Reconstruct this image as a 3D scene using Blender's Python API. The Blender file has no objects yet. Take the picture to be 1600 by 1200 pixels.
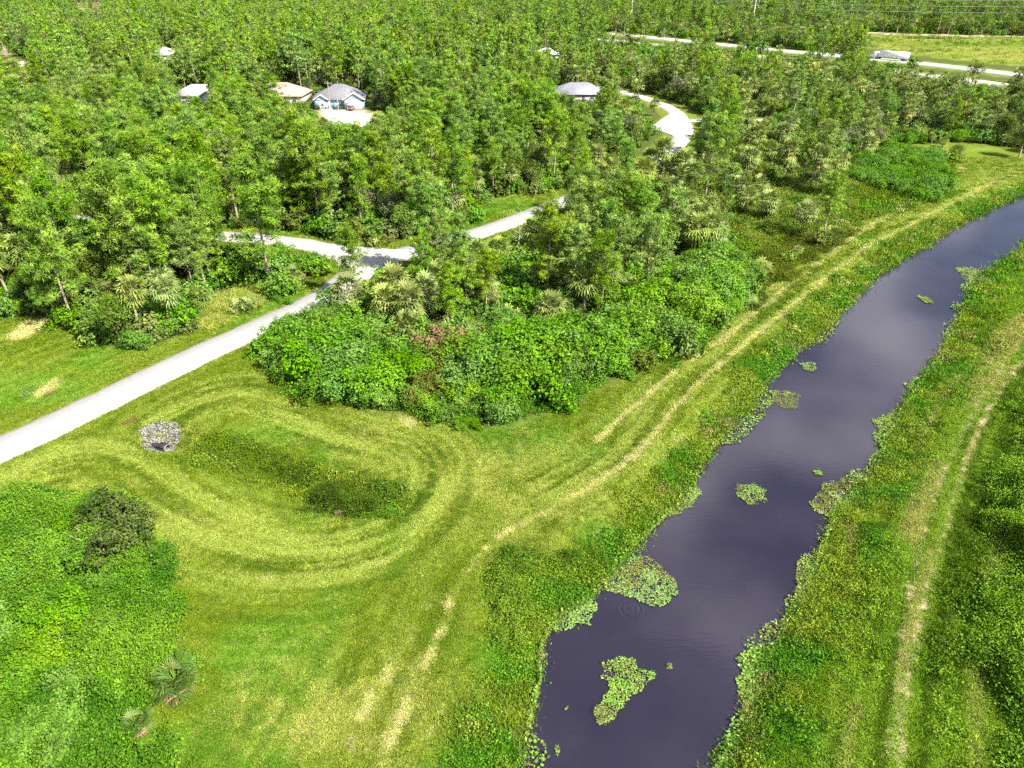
import bpy, math, random
import numpy as np
from mathutils import Vector, Matrix

R = math.radians
rng = np.random.default_rng(7)
random.seed(7)
SC = bpy.context.scene
COL = SC.collection

# ------------------------------------------------------------------ camera
H = 44.0                       # drone height
FPX = 1111.0                   # focal length in pixels of the 1600 px wide photograph
PITCH = math.atan(660.0 / FPX)
cam_d = bpy.data.cameras.new('camera')
cam = bpy.data.objects.new('camera', cam_d)
COL.objects.link(cam)
cam.location = (0, 0, H)
cam.rotation_euler = (math.pi / 2 - PITCH, 0, 0)
cam_d.sensor_width = 36.0
cam_d.lens = 36.0 * FPX / 1600.0
cam_d.clip_start = 0.5
cam_d.clip_end = 12000
SC.camera = cam

# ------------------------------------------------------------------ world, sun, exposure
SUN_AZ = math.atan2(1.0, -0.75)      # compass-like: direction to the sun is (+1, -0.75)
SUN_EL = R(47)
world = bpy.data.worlds.new('World')
SC.world = world
world.use_nodes = True
world.cycles.sampling_method = 'MANUAL'
world.cycles.sample_map_resolution = 512
wn, wl = world.node_tree.nodes, world.node_tree.links
wn.clear()
w_out = wn.new('ShaderNodeOutputWorld')
w_bg = wn.new('ShaderNodeBackground')
w_sky = wn.new('ShaderNodeTexSky')
w_sky.sky_type = 'NISHITA'
w_sky.sun_disc = False
w_sky.sun_elevation = SUN_EL
w_sky.sun_rotation = SUN_AZ
w_sky.air_density = 1.0
w_sky.dust_density = 1.0
w_bg.inputs['Strength'].default_value = 0.05
# broken cloud cover, the same all over the sky
w_tc = wn.new('ShaderNodeTexCoord')
w_map = wn.new('ShaderNodeMapping')
w_map.inputs['Scale'].default_value = (1.0, 1.0, 2.2)
w_map.inputs['Rotation'].default_value = (0, 0, R(14))
w_noi = wn.new('ShaderNodeTexNoise')
w_noi.inputs['Scale'].default_value = 2.2
w_noi.inputs['Detail'].default_value = 3
w_noi.inputs['Roughness'].default_value = 0.55
w_rmp = wn.new('ShaderNodeValToRGB')
w_rmp.color_ramp.elements[0].position = 0.50
w_rmp.color_ramp.elements[1].position = 0.66
w_mix = wn.new('ShaderNodeMixRGB')
w_mix.inputs['Color2'].default_value = (15.0, 14.6, 15.8, 1)
wl.new(w_tc.outputs['Generated'], w_map.inputs['Vector'])
wl.new(w_map.outputs['Vector'], w_noi.inputs['Vector'])
wl.new(w_noi.outputs['Fac'], w_rmp.inputs['Fac'])
wl.new(w_rmp.outputs['Color'], w_mix.inputs['Fac'])
wl.new(w_sky.outputs['Color'], w_mix.inputs['Color1'])
wl.new(w_mix.outputs['Color'], w_bg.inputs['Color'])
wl.new(w_bg.outputs['Background'], w_out.inputs['Surface'])

sun_d = bpy.data.lights.new('sun', 'SUN')
sun_d.energy = 5.0
sun_d.angle = R(0.55)
sun_d.color = (1.0, 0.95, 0.87)
sun = bpy.data.objects.new('sun', sun_d)
COL.objects.link(sun)
sdir = Vector((math.sin(SUN_AZ) * math.cos(SUN_EL), math.cos(SUN_AZ) * math.cos(SUN_EL), math.sin(SUN_EL)))
sun.rotation_euler = sdir.to_track_quat('Z', 'Y').to_euler()
sun.location = (60, -40, 90)

vs = SC.view_settings
vs.view_transform = 'Standard'
vs.look = 'None'
vs.exposure = 1.57
vs.gamma = 1.0
vs.use_curve_mapping = False
cy = SC.cycles
cy.max_bounces = 4
cy.diffuse_bounces = 2
cy.glossy_bounces = 2
cy.transmission_bounces = 3
cy.volume_bounces = 0
cy.transparent_max_bounces = 4
cy.caustics_reflective = False
cy.caustics_refractive = False
cy.debug_use_spatial_splits = True
cy.use_denoising = False
cy.use_adaptive_sampling = True
cy.adaptive_threshold = 0.04

# ------------------------------------------------------------------ helpers
def at(x, y, z=0.0):
    """point of the plane at height z that the photograph shows at pixel x, y"""
    px, py = (x - 800) / FPX, (y - 600) / FPX
    dy, dz = math.cos(PITCH) - py * math.sin(PITCH), -math.sin(PITCH) - py * math.cos(PITCH)
    t = (z - H) / dz
    return (px * t, dy * t)

def to_px(x, y, z):
    x, y, z = np.asarray(x, float), np.asarray(y, float), np.asarray(z, float)
    zc = y * math.cos(PITCH) - (z - H) * math.sin(PITCH)
    yc = y * math.sin(PITCH) + (z - H) * math.cos(PITCH)
    zc = np.maximum(zc, 1e-3)
    return 800 + FPX * x / zc, 600 - FPX * yc / zc

def W(pts, z=0.0):
    return np.array([at(x, y, z) for x, y in pts])

def _hash(i, j, s):
    n = (i * 374761393 + j * 668265263 + s * 974634777) & 0xFFFFFFFF
    n = ((n ^ (n >> 13)) * 1274126177) & 0xFFFFFFFF
    return ((n ^ (n >> 16)) & 0xFFFF) / 65535.0

def vnoise(x, y, scale, seed=0, octaves=1):
    x = np.asarray(x, float) / scale
    y = np.asarray(y, float) / scale
    out, amp, tot = 0.0, 1.0, 0.0
    for o in range(octaves):
        xi, yi = np.floor(x).astype(np.int64), np.floor(y).astype(np.int64)
        fx, fy = x - xi, y - yi
        fx, fy = fx * fx * (3 - 2 * fx), fy * fy * (3 - 2 * fy)
        s = seed + o * 17
        a, b = _hash(xi, yi, s), _hash(xi + 1, yi, s)
        c, d = _hash(xi, yi + 1, s), _hash(xi + 1, yi + 1, s)
        out = out + amp * ((a * (1 - fx) + b * fx) * (1 - fy) + (c * (1 - fx) + d * fx) * fy)
        tot += amp
        amp *= 0.5
        x, y = x * 2.03 + 11.3, y * 2.03 + 5.7
    return out / tot

def smooth(a, b, x):
    t = np.clip((x - a) / (b - a), 0, 1)
    return t * t * (3 - 2 * t)

def pdist(x, y, line, want=False):
    """distance to a polyline; with want also arc length and signed side distance"""
    x, y = np.asarray(x, float), np.asarray(y, float)
    best = np.full(x.shape, 1e9)
    u = np.zeros(x.shape)
    sd = np.zeros(x.shape)
    acc = 0.0
    for (ax, ay), (bx, by) in zip(line[:-1], line[1:]):
        dx, dy = bx - ax, by - ay
        L = math.hypot(dx, dy) + 1e-9
        t = np.clip(((x - ax) * dx + (y - ay) * dy) / (L * L), 0, 1)
        ex, ey = x - ax - t * dx, y - ay - t * dy
        d = np.hypot(ex, ey)
        m = d < best
        best = np.where(m, d, best)
        if want:
            u = np.where(m, acc + t * L, u)
            sg = np.sign(dx * ey - dy * ex)
            sd = np.where(m, d * sg, sd)
        acc += L
    return (best, u, sd) if want else best

def inpoly(x, y, poly):
    x, y = np.asarray(x, float), np.asarray(y, float)
    c = np.zeros(x.shape, bool)
    n = len(poly)
    for i in range(n):
        ax, ay = poly[i]
        bx, by = poly[i - 1]
        if ay == by:
            continue
        c ^= ((ay > y) != (by > y)) & (x < (bx - ax) * (y - ay) / (by - ay) + ax)
    return c

def sdpoly(x, y, poly):
    d = pdist(x, y, np.vstack([poly, poly[:1]]))
    return np.where(inpoly(x, y, poly), -d, d)

def spline(pts, n=8):
    p = np.array(pts, float)
    p = np.vstack([2 * p[0] - p[1], p, 2 * p[-1] - p[-2]])
    out = []
    for i in range(1, len(p) - 2):
        for k in range(n):
            t = k / n
            out.append(0.5 * ((2 * p[i]) + (-p[i-1] + p[i+1]) * t + (2*p[i-1] - 5*p[i] + 4*p[i+1] - p[i+2]) * t*t + (-p[i-1] + 3*p[i] - 3*p[i+1] + p[i+2]) * t**3))
    out.append(p[-2])
    return np.array(out)

class MB:
    """collects geometry of ONE mesh"""
    def __init__(s):
        s.v, s.f, s.m, s.t, s.n = [], [], [], [], 0
    def add(s, verts, faces, mat=0, tint=None):
        verts = np.asarray(verts, float).reshape(-1, 3)
        faces = np.asarray(faces, np.int64)
        s.v.append(verts)
        s.f.append(faces + s.n)
        s.m.append(np.full(len(faces), mat, np.int32))
        s.t.append(np.full(len(verts), 0.5) if tint is None else np.asarray(tint, float))
        s.n += len(verts)
        return s
    def box(s, c, d, mat=0, rz=0.0, taper=1.0):
        x, y, z = d[0] / 2, d[1] / 2, d[2] / 2
        k = taper
        v = np.array([(-x, -y, -z), (x, -y, -z), (x, y, -z), (-x, y, -z), (-x*k, -y*k, z), (x*k, -y*k, z), (x*k, y*k, z), (-x*k, y*k, z)])
        ca, sa = math.cos(rz), math.sin(rz)
        v = np.stack([v[:, 0] * ca - v[:, 1] * sa, v[:, 0] * sa + v[:, 1] * ca, v[:, 2]], 1) + np.array(c)
        return s.add(v, [(0, 3, 2, 1), (4, 5, 6, 7), (0, 1, 5, 4), (1, 2, 6, 5), (2, 3, 7, 6), (3, 0, 4, 7)], mat)
    def tube(s, path, rad, sides=6, mat=0, cap=True):
        path = np.asarray(path, float)
        n = len(path)
        rad = np.broadcast_to(np.asarray(rad, float), (n,))
        tan = np.gradient(path, axis=0)
        tan /= np.linalg.norm(tan, axis=1)[:, None] + 1e-9
        ref = np.array([0, 0, 1.0]) if abs(tan[0][2]) < 0.8 else np.array([1.0, 0, 0])
        a = np.cross(tan, ref)
        a /= np.linalg.norm(a, axis=1)[:, None] + 1e-9
        b = np.cross(tan, a)
        ang = np.linspace(0, 2 * math.pi, sides, endpoint=False)
        ring = a[:, None, :] * np.cos(ang)[None, :, None] + b[:, None, :] * np.sin(ang)[None, :, None]
        v = (path[:, None, :] + ring * rad[:, None, None]).reshape(-1, 3)
        f = []
        for i in range(n - 1):
            for k in range(sides):
                k2 = (k + 1) % sides
                f.append((i*sides + k, i*sides + k2, (i+1)*sides + k2, (i+1)*sides + k))
        s.add(v, f, mat)
        if cap:
            s.add(np.vstack([v[-sides:], path[-1:]]), [(k, (k + 1) % sides, sides) for k in range(sides)], mat)
        return s
    def mesh(s, name, mats, smoothed=False):
        me = bpy.data.meshes.new(name)
        v = np.vstack(s.v)
        me.vertices.add(len(v))
        me.vertices.foreach_set('co', v.astype(np.float32).ravel())
        idx = np.concatenate([f.ravel() for f in s.f])
        tot = np.concatenate([np.full(len(f), f.shape[1], np.int32) for f in s.f])
        me.loops.add(len(idx))
        me.loops.foreach_set('vertex_index', idx.astype(np.int32))
        me.polygons.add(len(tot))
        me.polygons.foreach_set('loop_start', np.concatenate([[0], np.cumsum(tot)[:-1]]).astype(np.int32))
        me.polygons.foreach_set('material_index', np.concatenate(s.m))
        at_ = me.attributes.new('tint', 'FLOAT', 'POINT')
        at_.data.foreach_set('value', np.concatenate(s.t).astype(np.float32))
        for m in (mats if isinstance(mats, (list, tuple)) else [mats]):
            if m: me.materials.append(m)
        me.update(calc_edges=True)
        me.validate()
        if smoothed:
            me.polygons.foreach_set('use_smooth', np.ones(len(tot), bool))
        return me
    def obj(s, name, mats, parent=None, smoothed=False):
        return link(name, s.mesh(name, mats, smoothed), parent)

def link(name, data, parent=None):
    o = bpy.data.objects.new(name, data)
    COL.objects.link(o)
    if parent is not None:
        o.parent = parent
    return o

def tag(o, label=None, cat=None, group=None, kind=None):
    if label: o['label'] = label
    if cat: o['category'] = cat
    if group: o['group'] = group
    if kind: o['kind'] = kind
    return o

def empty(name, loc, rz=0.0):
    o = bpy.data.objects.new(name, None)
    COL.objects.link(o)
    o.location = loc
    o.rotation_euler = (0, 0, rz)
    o.empty_display_size = 0.3
    return o

# ------------------------------------------------------------------ materials
def nodemat(name):
    m = bpy.data.materials.new(name)
    m.use_nodes = True
    nt = m.node_tree
    nt.nodes.clear()
    out = nt.nodes.new('ShaderNodeOutputMaterial')
    return m, nt.nodes, nt.links, out

def noise(n, l, vec, scale, detail=4, rough=0.55):
    t = n.new('ShaderNodeTexNoise')
    t.inputs['Scale'].default_value = scale
    t.inputs['Detail'].default_value = detail
    t.inputs['Roughness'].default_value = rough
    if vec is not None:
        l.new(vec, t.inputs['Vector'])
    return t.outputs['Fac']

def ramp(n, l, fac, stops):
    r = n.new('ShaderNodeValToRGB')
    e = r.color_ramp.elements
    while len(e) < len(stops):
        e.new(0.5)
    for k, (p, c) in enumerate(stops):
        e[k].position = p
        e[k].color = (c, c, c, 1) if isinstance(c, (int, float)) else (*c, 1)
    l.new(fac, r.inputs['Fac'])
    return r.outputs['Color']

def mixc(n, l, fac, a, b, mode='MIX'):
    m = n.new('ShaderNodeMixRGB')
    m.blend_type = mode
    for s, v in ((m.inputs[0], fac), (m.inputs[1], a), (m.inputs[2], b)):
        if isinstance(v, (int, float)):
            s.default_value = v if s.type == 'VALUE' else (v, v, v, 1)
        elif isinstance(v, tuple):
            s.default_value = (*v, 1)
        else:
            l.new(v, s)
    return m.outputs[0]

def math_(n, l, op, a, b=None, c=None):
    m = n.new('ShaderNodeMath')
    m.operation = op
    for s, v in zip(m.inputs, (a, b, c)):
        if v is None: continue
        if isinstance(v, (int, float)): s.default_value = v
        else: l.new(v, s)
    return m.outputs[0]

def attr(n, name, typ='GEOMETRY'):
    a = n.new('ShaderNodeAttribute')
    a.attribute_name = name
    a.attribute_type = typ
    return a

def bump(n, l, h, strength, dist):
    b = n.new('ShaderNodeBump')
    b.inputs['Strength'].default_value = strength
    b.inputs['Distance'].default_value = dist
    l.new(h, b.inputs['Height'])
    return b.outputs['Normal']

def plain(name, a, b=None, scale=3.0, rough=0.7, metal=0.0, bmp=0.0, spec=0.3):
    m, n, l, out = nodemat(name)
    p = n.new('ShaderNodeBsdfPrincipled')
    tc = n.new('ShaderNodeTexCoord')
    f = noise(n, l, tc.outputs['Object'], scale, 6, 0.6)
    b = b or tuple(min(1, c * 0.78) for c in a)
    l.new(ramp(n, l, f, [(0.32, a), (0.68, b)]), p.inputs['Base Color'])
    p.inputs['Roughness'].default_value = rough
    p.inputs['Metallic'].default_value = metal
    p.inputs['Specular IOR Level'].default_value = spec
    if bmp:
        l.new(bump(n, l, f, 0.5, bmp), p.inputs['Normal'])
    l.new(p.outputs[0], out.inputs['Surface'])
    return m

def leafmat(name, cols, trans=0.30, var=0.35, gloss=0.25, rough=0.5, instcol=False):
    """foliage: per-leaf tint, per-plant variation, some light passing through the leaf"""
    m, n, l, out = nodemat(name)
    t = attr(n, 'tint').outputs['Fac']
    k = len(cols) - 1
    if instcol:
        c = mixc(n, l, 1.0, attr(n, 'col', 'INSTANCER').outputs['Color'], ramp(n, l, t, [(0.0, 0.62), (1.0, 1.35)]), 'MULTIPLY')
    else:
        c = ramp(n, l, t, [(i / k, cc) for i, cc in enumerate(cols)])
        oi = n.new('ShaderNodeObjectInfo')
        hsv = n.new('ShaderNodeHueSaturation')
        r = oi.outputs['Random']
        l.new(math_(n, l, 'MULTIPLY_ADD', r, 0.06 * var / 0.35, 0.5 - 0.03 * var / 0.35), hsv.inputs['Hue'])
        r2 = math_(n, l, 'FRACT', math_(n, l, 'MULTIPLY', r, 17.31))
        l.new(math_(n, l, 'MULTIPLY_ADD', r2, 2 * var, 1 - var), hsv.inputs['Value'])
        r3 = math_(n, l, 'FRACT', math_(n, l, 'MULTIPLY', r, 41.7))
        l.new(math_(n, l, 'MULTIPLY_ADD', r3, 0.18, 0.88), hsv.inputs['Saturation'])
        l.new(c, hsv.inputs['Color'])
        c = hsv.outputs['Color']
    p = n.new('ShaderNodeBsdfPrincipled')
    p.inputs['Roughness'].default_value = rough
    p.inputs['Specular IOR Level'].default_value = gloss * 0.15
    l.new(c, p.inputs['Base Color'])
    tr = n.new('ShaderNodeBsdfTranslucent')
    l.new(c, tr.inputs['Color'])
    mx = n.new('ShaderNodeMixShader')
    mx.inputs[0].default_value = trans * 0.6
    l.new(p.outputs[0], mx.inputs[1])
    l.new(tr.outputs[0], mx.inputs[2])
    l.new(mx.outputs[0], out.inputs['Surface'])
    return m

M = {}
M['pine'] = leafmat('pine needles', [(0.060, 0.135, 0.010), (0.145, 0.260, 0.018), (0.255, 0.375, 0.040)], 0.25, 0.17)
M['pine_dull'] = leafmat('dull needles', [(0.06, 0.10, 0.02), (0.12, 0.17, 0.03), (0.20, 0.23, 0.06)], 0.25, 0.25)
M['palm'] = leafmat('palm fronds', [(0.085, 0.140, 0.022), (0.175, 0.235, 0.048), (0.310, 0.340, 0.095)], 0.2, 0.15, 0.3, 0.5)
M['fan'] = leafmat('fan palm fronds', [(0.045, 0.10, 0.014), (0.095, 0.165, 0.025), (0.17, 0.22, 0.04)], 0.2, 0.1, 0.35, 0.45)
M['palm_dead'] = leafmat('dead fronds', [(0.22, 0.13, 0.06), (0.34, 0.22, 0.11), (0.45, 0.34, 0.20)], 0.15, 0.2)
M['oak'] = leafmat('oak leaves', [(0.050, 0.095, 0.012), (0.110, 0.175, 0.022), (0.200, 0.260, 0.055)], 0.22, 0.3)
M['silver'] = leafmat('grey green leaves', [(0.08, 0.11, 0.04), (0.16, 0.19, 0.08), (0.27, 0.28, 0.16)], 0.22, 0.2)
M['bush'] = leafmat('thicket leaves', [(0.035, 0.100, 0.006), (0.090, 0.205, 0.012), (0.150, 0.290, 0.016)], 0.28, 0.12)
M['vine'] = leafmat('light thicket leaves', [(0.050, 0.125, 0.008), (0.110, 0.230, 0.016), (0.20, 0.33, 0.035)], 0.28, 0.12)
M['olive'] = leafmat('olive weeds', [(0.05, 0.08, 0.010), (0.10, 0.13, 0.018), (0.16, 0.18, 0.035)], 0.2, 0.25)
M['rust'] = leafmat('rusty leaves', [(0.10, 0.055, 0.030), (0.20, 0.115, 0.065), (0.27, 0.20, 0.12)], 0.15, 0.2)
M['lily'] = leafmat('floating pads', [(0.06, 0.12, 0.016), (0.13, 0.22, 0.035), (0.25, 0.34, 0.085)], 0.05, 0.15, 0.3, 0.5)
M['lily_brown'] = leafmat('browning pads', [(0.06, 0.065, 0.018), (0.11, 0.13, 0.028), (0.19, 0.22, 0.05)], 0.05, 0.15, 0.3, 0.5)
M['grass'] = leafmat('grass blades', [(0, 0, 0), (1, 1, 1)], 0.25, 0, 0.2, 0.55, instcol=True)
M['bark'] = plain('pine bark', (0.23, 0.17, 0.12), (0.36, 0.30, 0.24), 4.0, 0.9, bmp=0.03)
M['palm_bark'] = plain('palm trunk', (0.22, 0.17, 0.12), (0.33, 0.27, 0.21), 6.0, 0.9, bmp=0.03)
M['snag'] = plain('weathered wood', (0.40, 0.36, 0.31), (0.28, 0.23, 0.19), 5.0, 0.9, bmp=0.02)
M['concrete'] = plain('concrete', (0.52, 0.51, 0.48), (0.42, 0.41, 0.38), 2.0, 0.85, bmp=0.01)
M['white'] = plain('white paint', (0.80, 0.80, 0.79), (0.72, 0.72, 0.71), 1.0, 0.5)
M['pale_blue'] = plain('pale blue paint', (0.33, 0.46, 0.54), (0.30, 0.43, 0.51), 0.8, 0.7)
M['cream'] = plain('cream stucco', (0.55, 0.50, 0.43), (0.50, 0.45, 0.39), 0.8, 0.8)
M['shingle'] = plain('grey shingles', (0.12, 0.12, 0.13), (0.20, 0.20, 0.215), 1.6, 0.85, bmp=0.02)
M['shingle_pink'] = plain('tan shingles', (0.27, 0.195, 0.165), (0.33, 0.25, 0.215), 1.6, 0.85, bmp=0.02)
M['shingle_pale'] = plain('pale shingles', (0.30, 0.28, 0.29), (0.36, 0.34, 0.34), 1.6, 0.85)
M['metal_roof'] = plain('grey metal roof', (0.26, 0.26, 0.30), (0.22, 0.22, 0.26), 0.5, 0.5, 0.2)
M['solar'] = plain('solar panel', (0.015, 0.018, 0.06), (0.02, 0.025, 0.08), 1.0, 0.15)
M['glass'] = plain('window glass', (0.03, 0.045, 0.06), (0.05, 0.07, 0.09), 1.0, 0.08, spec=0.6)
M['rubber'] = plain('tyre rubber', (0.02, 0.02, 0.02), (0.035, 0.035, 0.035), 6.0, 0.8)
M['black'] = plain('black plastic pipe', (0.015, 0.015, 0.016), (0.03, 0.03, 0.03), 3.0, 0.5)
M['steel'] = plain('galvanised steel', (0.45, 0.46, 0.47), (0.36, 0.37, 0.38), 2.0, 0.45, 0.5)
M['stone'] = leafmat('riprap stone', [(0.045, 0.042, 0.040), (0.13, 0.122, 0.115), (0.29, 0.275, 0.255)], 0.0, 0.1, 0.2, 0.9)
M['board'] = plain('rust brown board', (0.10, 0.042, 0.022), (0.14, 0.065, 0.035), 5.0, 0.9)
M['car_white'] = plain('white car paint', (0.78, 0.79, 0.80), (0.76, 0.77, 0.78), 0.5, 0.25, spec=0.5)
M['car_red'] = plain('maroon car paint', (0.24, 0.05, 0.035), (0.22, 0.045, 0.03), 0.5, 0.25, spec=0.5)
M['blue'] = plain('blue paint', (0.12, 0.25, 0.45), (0.10, 0.22, 0.42), 1.0, 0.5)

# ------------------------------------------------------------------ layout of the place
WZ = -1.5                                              # water level
left_edge = [(815, 1200), (832, 1130), (848, 1070), (852, 1010), (880, 965), (935, 925), (985, 865), (1020, 832), (1065, 785), (1090, 745), (1120, 700), (1172, 645), (1200, 600), (1230, 567), (1280, 525), (1322, 480), (1365, 437), (1400, 412), (1432, 392), (1490, 358), (1530, 338), (1575, 316), (1625, 300)]
right_edge = [(1110, 1200), (1150, 1140), (1168, 1080), (1180, 1030), (1215, 1000), (1232, 955), (1262, 900), (1280, 850), (1300, 805), (1335, 765), (1365, 730), (1378, 690), (1398, 650), (1424, 610), (1453, 570), (1482, 530), (1502, 482), (1524, 442), (1562, 412), (1600, 388), (1640, 366)]
Lw, Rw = W(left_edge, WZ), W(right_edge, WZ)
Lw = np.vstack([Lw[0] + (-9, -16), Lw[0] + (-4, -8), Lw, Lw[-1] + (60, 38), Lw[-1] + (160, 80)])
Rw = np.vstack([Rw[0] + (-9, -16), Rw[0] + (-4, -8), Rw, Rw[-1] + (60, 30), Rw[-1] + (160, 70)])
Lw, Rw = spline(Lw, 4), spline(Rw, 4)
CANAL = np.vstack([Lw, Rw[::-1]])
# swale beside the road
SWALE = spline(W([(255, 688), (330, 700), (420, 728), (520, 762), (600, 778)]), 5)
LOOP = spline(W([(60, 742), (130, 725), (190, 745), (250, 790), (330, 832), (420, 858), (500, 860), (585, 842), (645, 802), (678, 755), (676, 715), (640, 690), (565, 668), (480, 645), (390, 615), (330, 622), (250, 660)]), 6)
TRACK = spline(W([(560, 1280), (600, 1180), (625, 1130), (660, 1050), (690, 980), (706, 930), (740, 880), (785, 835), (870, 790), (960, 735), (1010, 690), (1060, 630), (1100, 590), (1170, 530), (1250, 465), (1330, 402), (1400, 361), (1480, 320), (1560, 281), (1640, 250)]), 6)
TRACK2 = spline(W([(930, 690), (1000, 627), (1060, 577), (1130, 530), (1200, 472), (1290, 402), (1360, 352), (1430, 315), (1480, 285), (1500, 250), (1440, 225)]), 6)
TRACK3 = spline(W([(1040, 695), (1090, 655), (1150, 600), (1240, 510), (1330, 430), (1420, 370), (1500, 325), (1600, 275)]), 5)
RTRACK = spline(W([(1395, 1280), (1405, 1200), (1418, 1080), (1440, 960), (1470, 850), (1500, 750), (1530, 670), (1570, 600), (1640, 510)]), 6)
RTRACK2 = spline(W([(1372, 1280), (1385, 1200), (1400, 1080), (1415, 960), (1440, 850), (1470, 750), (1508, 670), (1548, 600), (1610, 510)]), 6)
FORE = [spline(W(p), 5) for p in ([(520, 978), (545, 952), (572, 928)], [(545, 1170), (575, 1100), (610, 1040), (650, 985), (690, 930)], [(635, 1195), (650, 1160), (662, 1130)], [(720, 832), (800, 815), (870, 800), (930, 775)], [(395, 905), (480, 895), (560, 885), (640, 870)])]
ROAD = spline(W([(-260, 822), (-120, 762), (0, 703), (100, 657), (217, 600), (330, 546), (435, 499), (510, 462), (560, 425), (625, 398), (700, 378), (770, 357), (830, 335), (900, 308), (960, 286), (1010, 262), (1045, 238), (1068, 210), (1066, 190), (1050, 172), (1020, 158), (980, 146), (930, 136)]), 6)
CROSS = spline(W([(560, 415), (520, 394), (470, 381), (400, 373), (330, 368), (240, 358), (150, 348), (60, 336), (-60, 322), (-200, 308)]), 5)
SIDE = spline(W([(1055, 190), (1120, 187), (1200, 188), (1260, 190), (1330, 186)]), 4)
HWY1 = spline(W([(700, 40), (820, 45), (940, 52), (1085, 66), (1200, 78), (1290, 86), (1410, 97), (1480, 104.5), (1560, 114), (1640, 125), (1800, 147)]), 4)
HWY2 = spline(W([(700, 50), (820, 56), (940, 63), (1085, 78), (1200, 91), (1290, 101), (1410, 115), (1480, 123), (1560, 133), (1640, 146), (1800, 172)]), 4)
MARSH = W([(1352, 50), (1420, 54), (1600, 58), (1760, 62), (1760, 112), (1640, 106), (1560, 101), (1480, 92), (1410, 84), (1352, 74)])
DRIVE = [W(p) for p in ([(506, 173), (545, 173), (556, 196), (522, 196)], [(380, 166), (405, 166), (410, 178), (386, 178)])]
LOT = W([(490, 172), (575, 172), (640, 196), (560, 206), (505, 200)])
SANDLOTS = [W(p) for p in ([(100, 3), (150, 5), (168, 26), (138, 24)], [(0, 92), (48, 96), (60, 112), (10, 116)], [(0, 72), (20, 72), (16, 88), (0, 88)], [(120, 98), (150, 100), (140, 108)])]
YELLOW = W([(300, 505), (315, 480), (360, 455), (440, 440), (470, 440), (400, 478), (330, 515)])   # tall straw grass

# houses: pixel of the middle of the front wall base, width, depth
HOUSES = {'blue': at(527, 170), 'tan': at(432, 164), 'pale': at(306, 164), 'metal': at(905, 160), 'white': at(855, 96), 'far': at(254, 101)}

def ground_z(x, y, sdc=None):
    x, y = np.asarray(x, float), np.asarray(y, float)
    d = sdpoly(x, y, CANAL) if sdc is None else sdc
    d = d + (vnoise(x, y, 3.0, 5, 2) - 0.5) * 1.3
    bank = smooth(-0.6, 6.5, d)
    z = -1.9 + 1.9 * bank
    z = np.where(d < 0, np.maximum(-3.0, -1.9 + (d) * 0.25), z)
    s = pdist(x, y, SWALE)
    z = z - 1.5 * (1 - smooth(0.2, 4.2, s)) * (d > 6)
    road = np.minimum(pdist(x, y, ROAD), np.minimum(pdist(x, y, CROSS), pdist(x, y, SIDE)))
    z = z + (vnoise(x, y, 2.2, 31, 3) - 0.5) * 0.30 * smooth(3.5, 7, road) * (np.hypot(x, y) < 320)
    return z

# ------------------------------------------------------------------ ground
def axis(a, b, step, lo, hi, g=1.16):
    c = list(np.arange(a, b, step))
    s, p, up = step, c[-1], []
    while p < hi:
        s = min(s * g, 5.0 if p < 620 else 160); p += s; up.append(p)
    s, p, dn = step, c[0], []
    while p > lo:
        s = min(s * g, 5.0 if p > -340 else 160); p -= s; dn.append(p)
    return np.array(dn[::-1] + c + up)

gx, gy = axis(-68, 100, 0.45, -2600, 2600), axis(20, 186, 0.45, -150, 3600)
GX, GY = np.meshgrid(gx, gy)
SDC = sdpoly(GX, GY, CANAL)
GZ = ground_z(GX, GY, SDC)

def gsample(A, x, y):
    """value of a ground-grid field at points (bilinear)"""
    x, y = np.asarray(x, float), np.asarray(y, float)
    i = np.clip(np.searchsorted(gx, x) - 1, 0, len(gx) - 2)
    j = np.clip(np.searchsorted(gy, y) - 1, 0, len(gy) - 2)
    fx = np.clip((x - gx[i]) / (gx[i + 1] - gx[i]), 0, 1)
    fy = np.clip((y - gy[j]) / (gy[j + 1] - gy[j]), 0, 1)
    return (A[j, i] * (1 - fx) + A[j, i + 1] * fx) * (1 - fy) + (A[j + 1, i] * (1 - fx) + A[j + 1, i + 1] * fx) * fy

def gz(x, y):
    return gsample(GZ, x, y)

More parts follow.
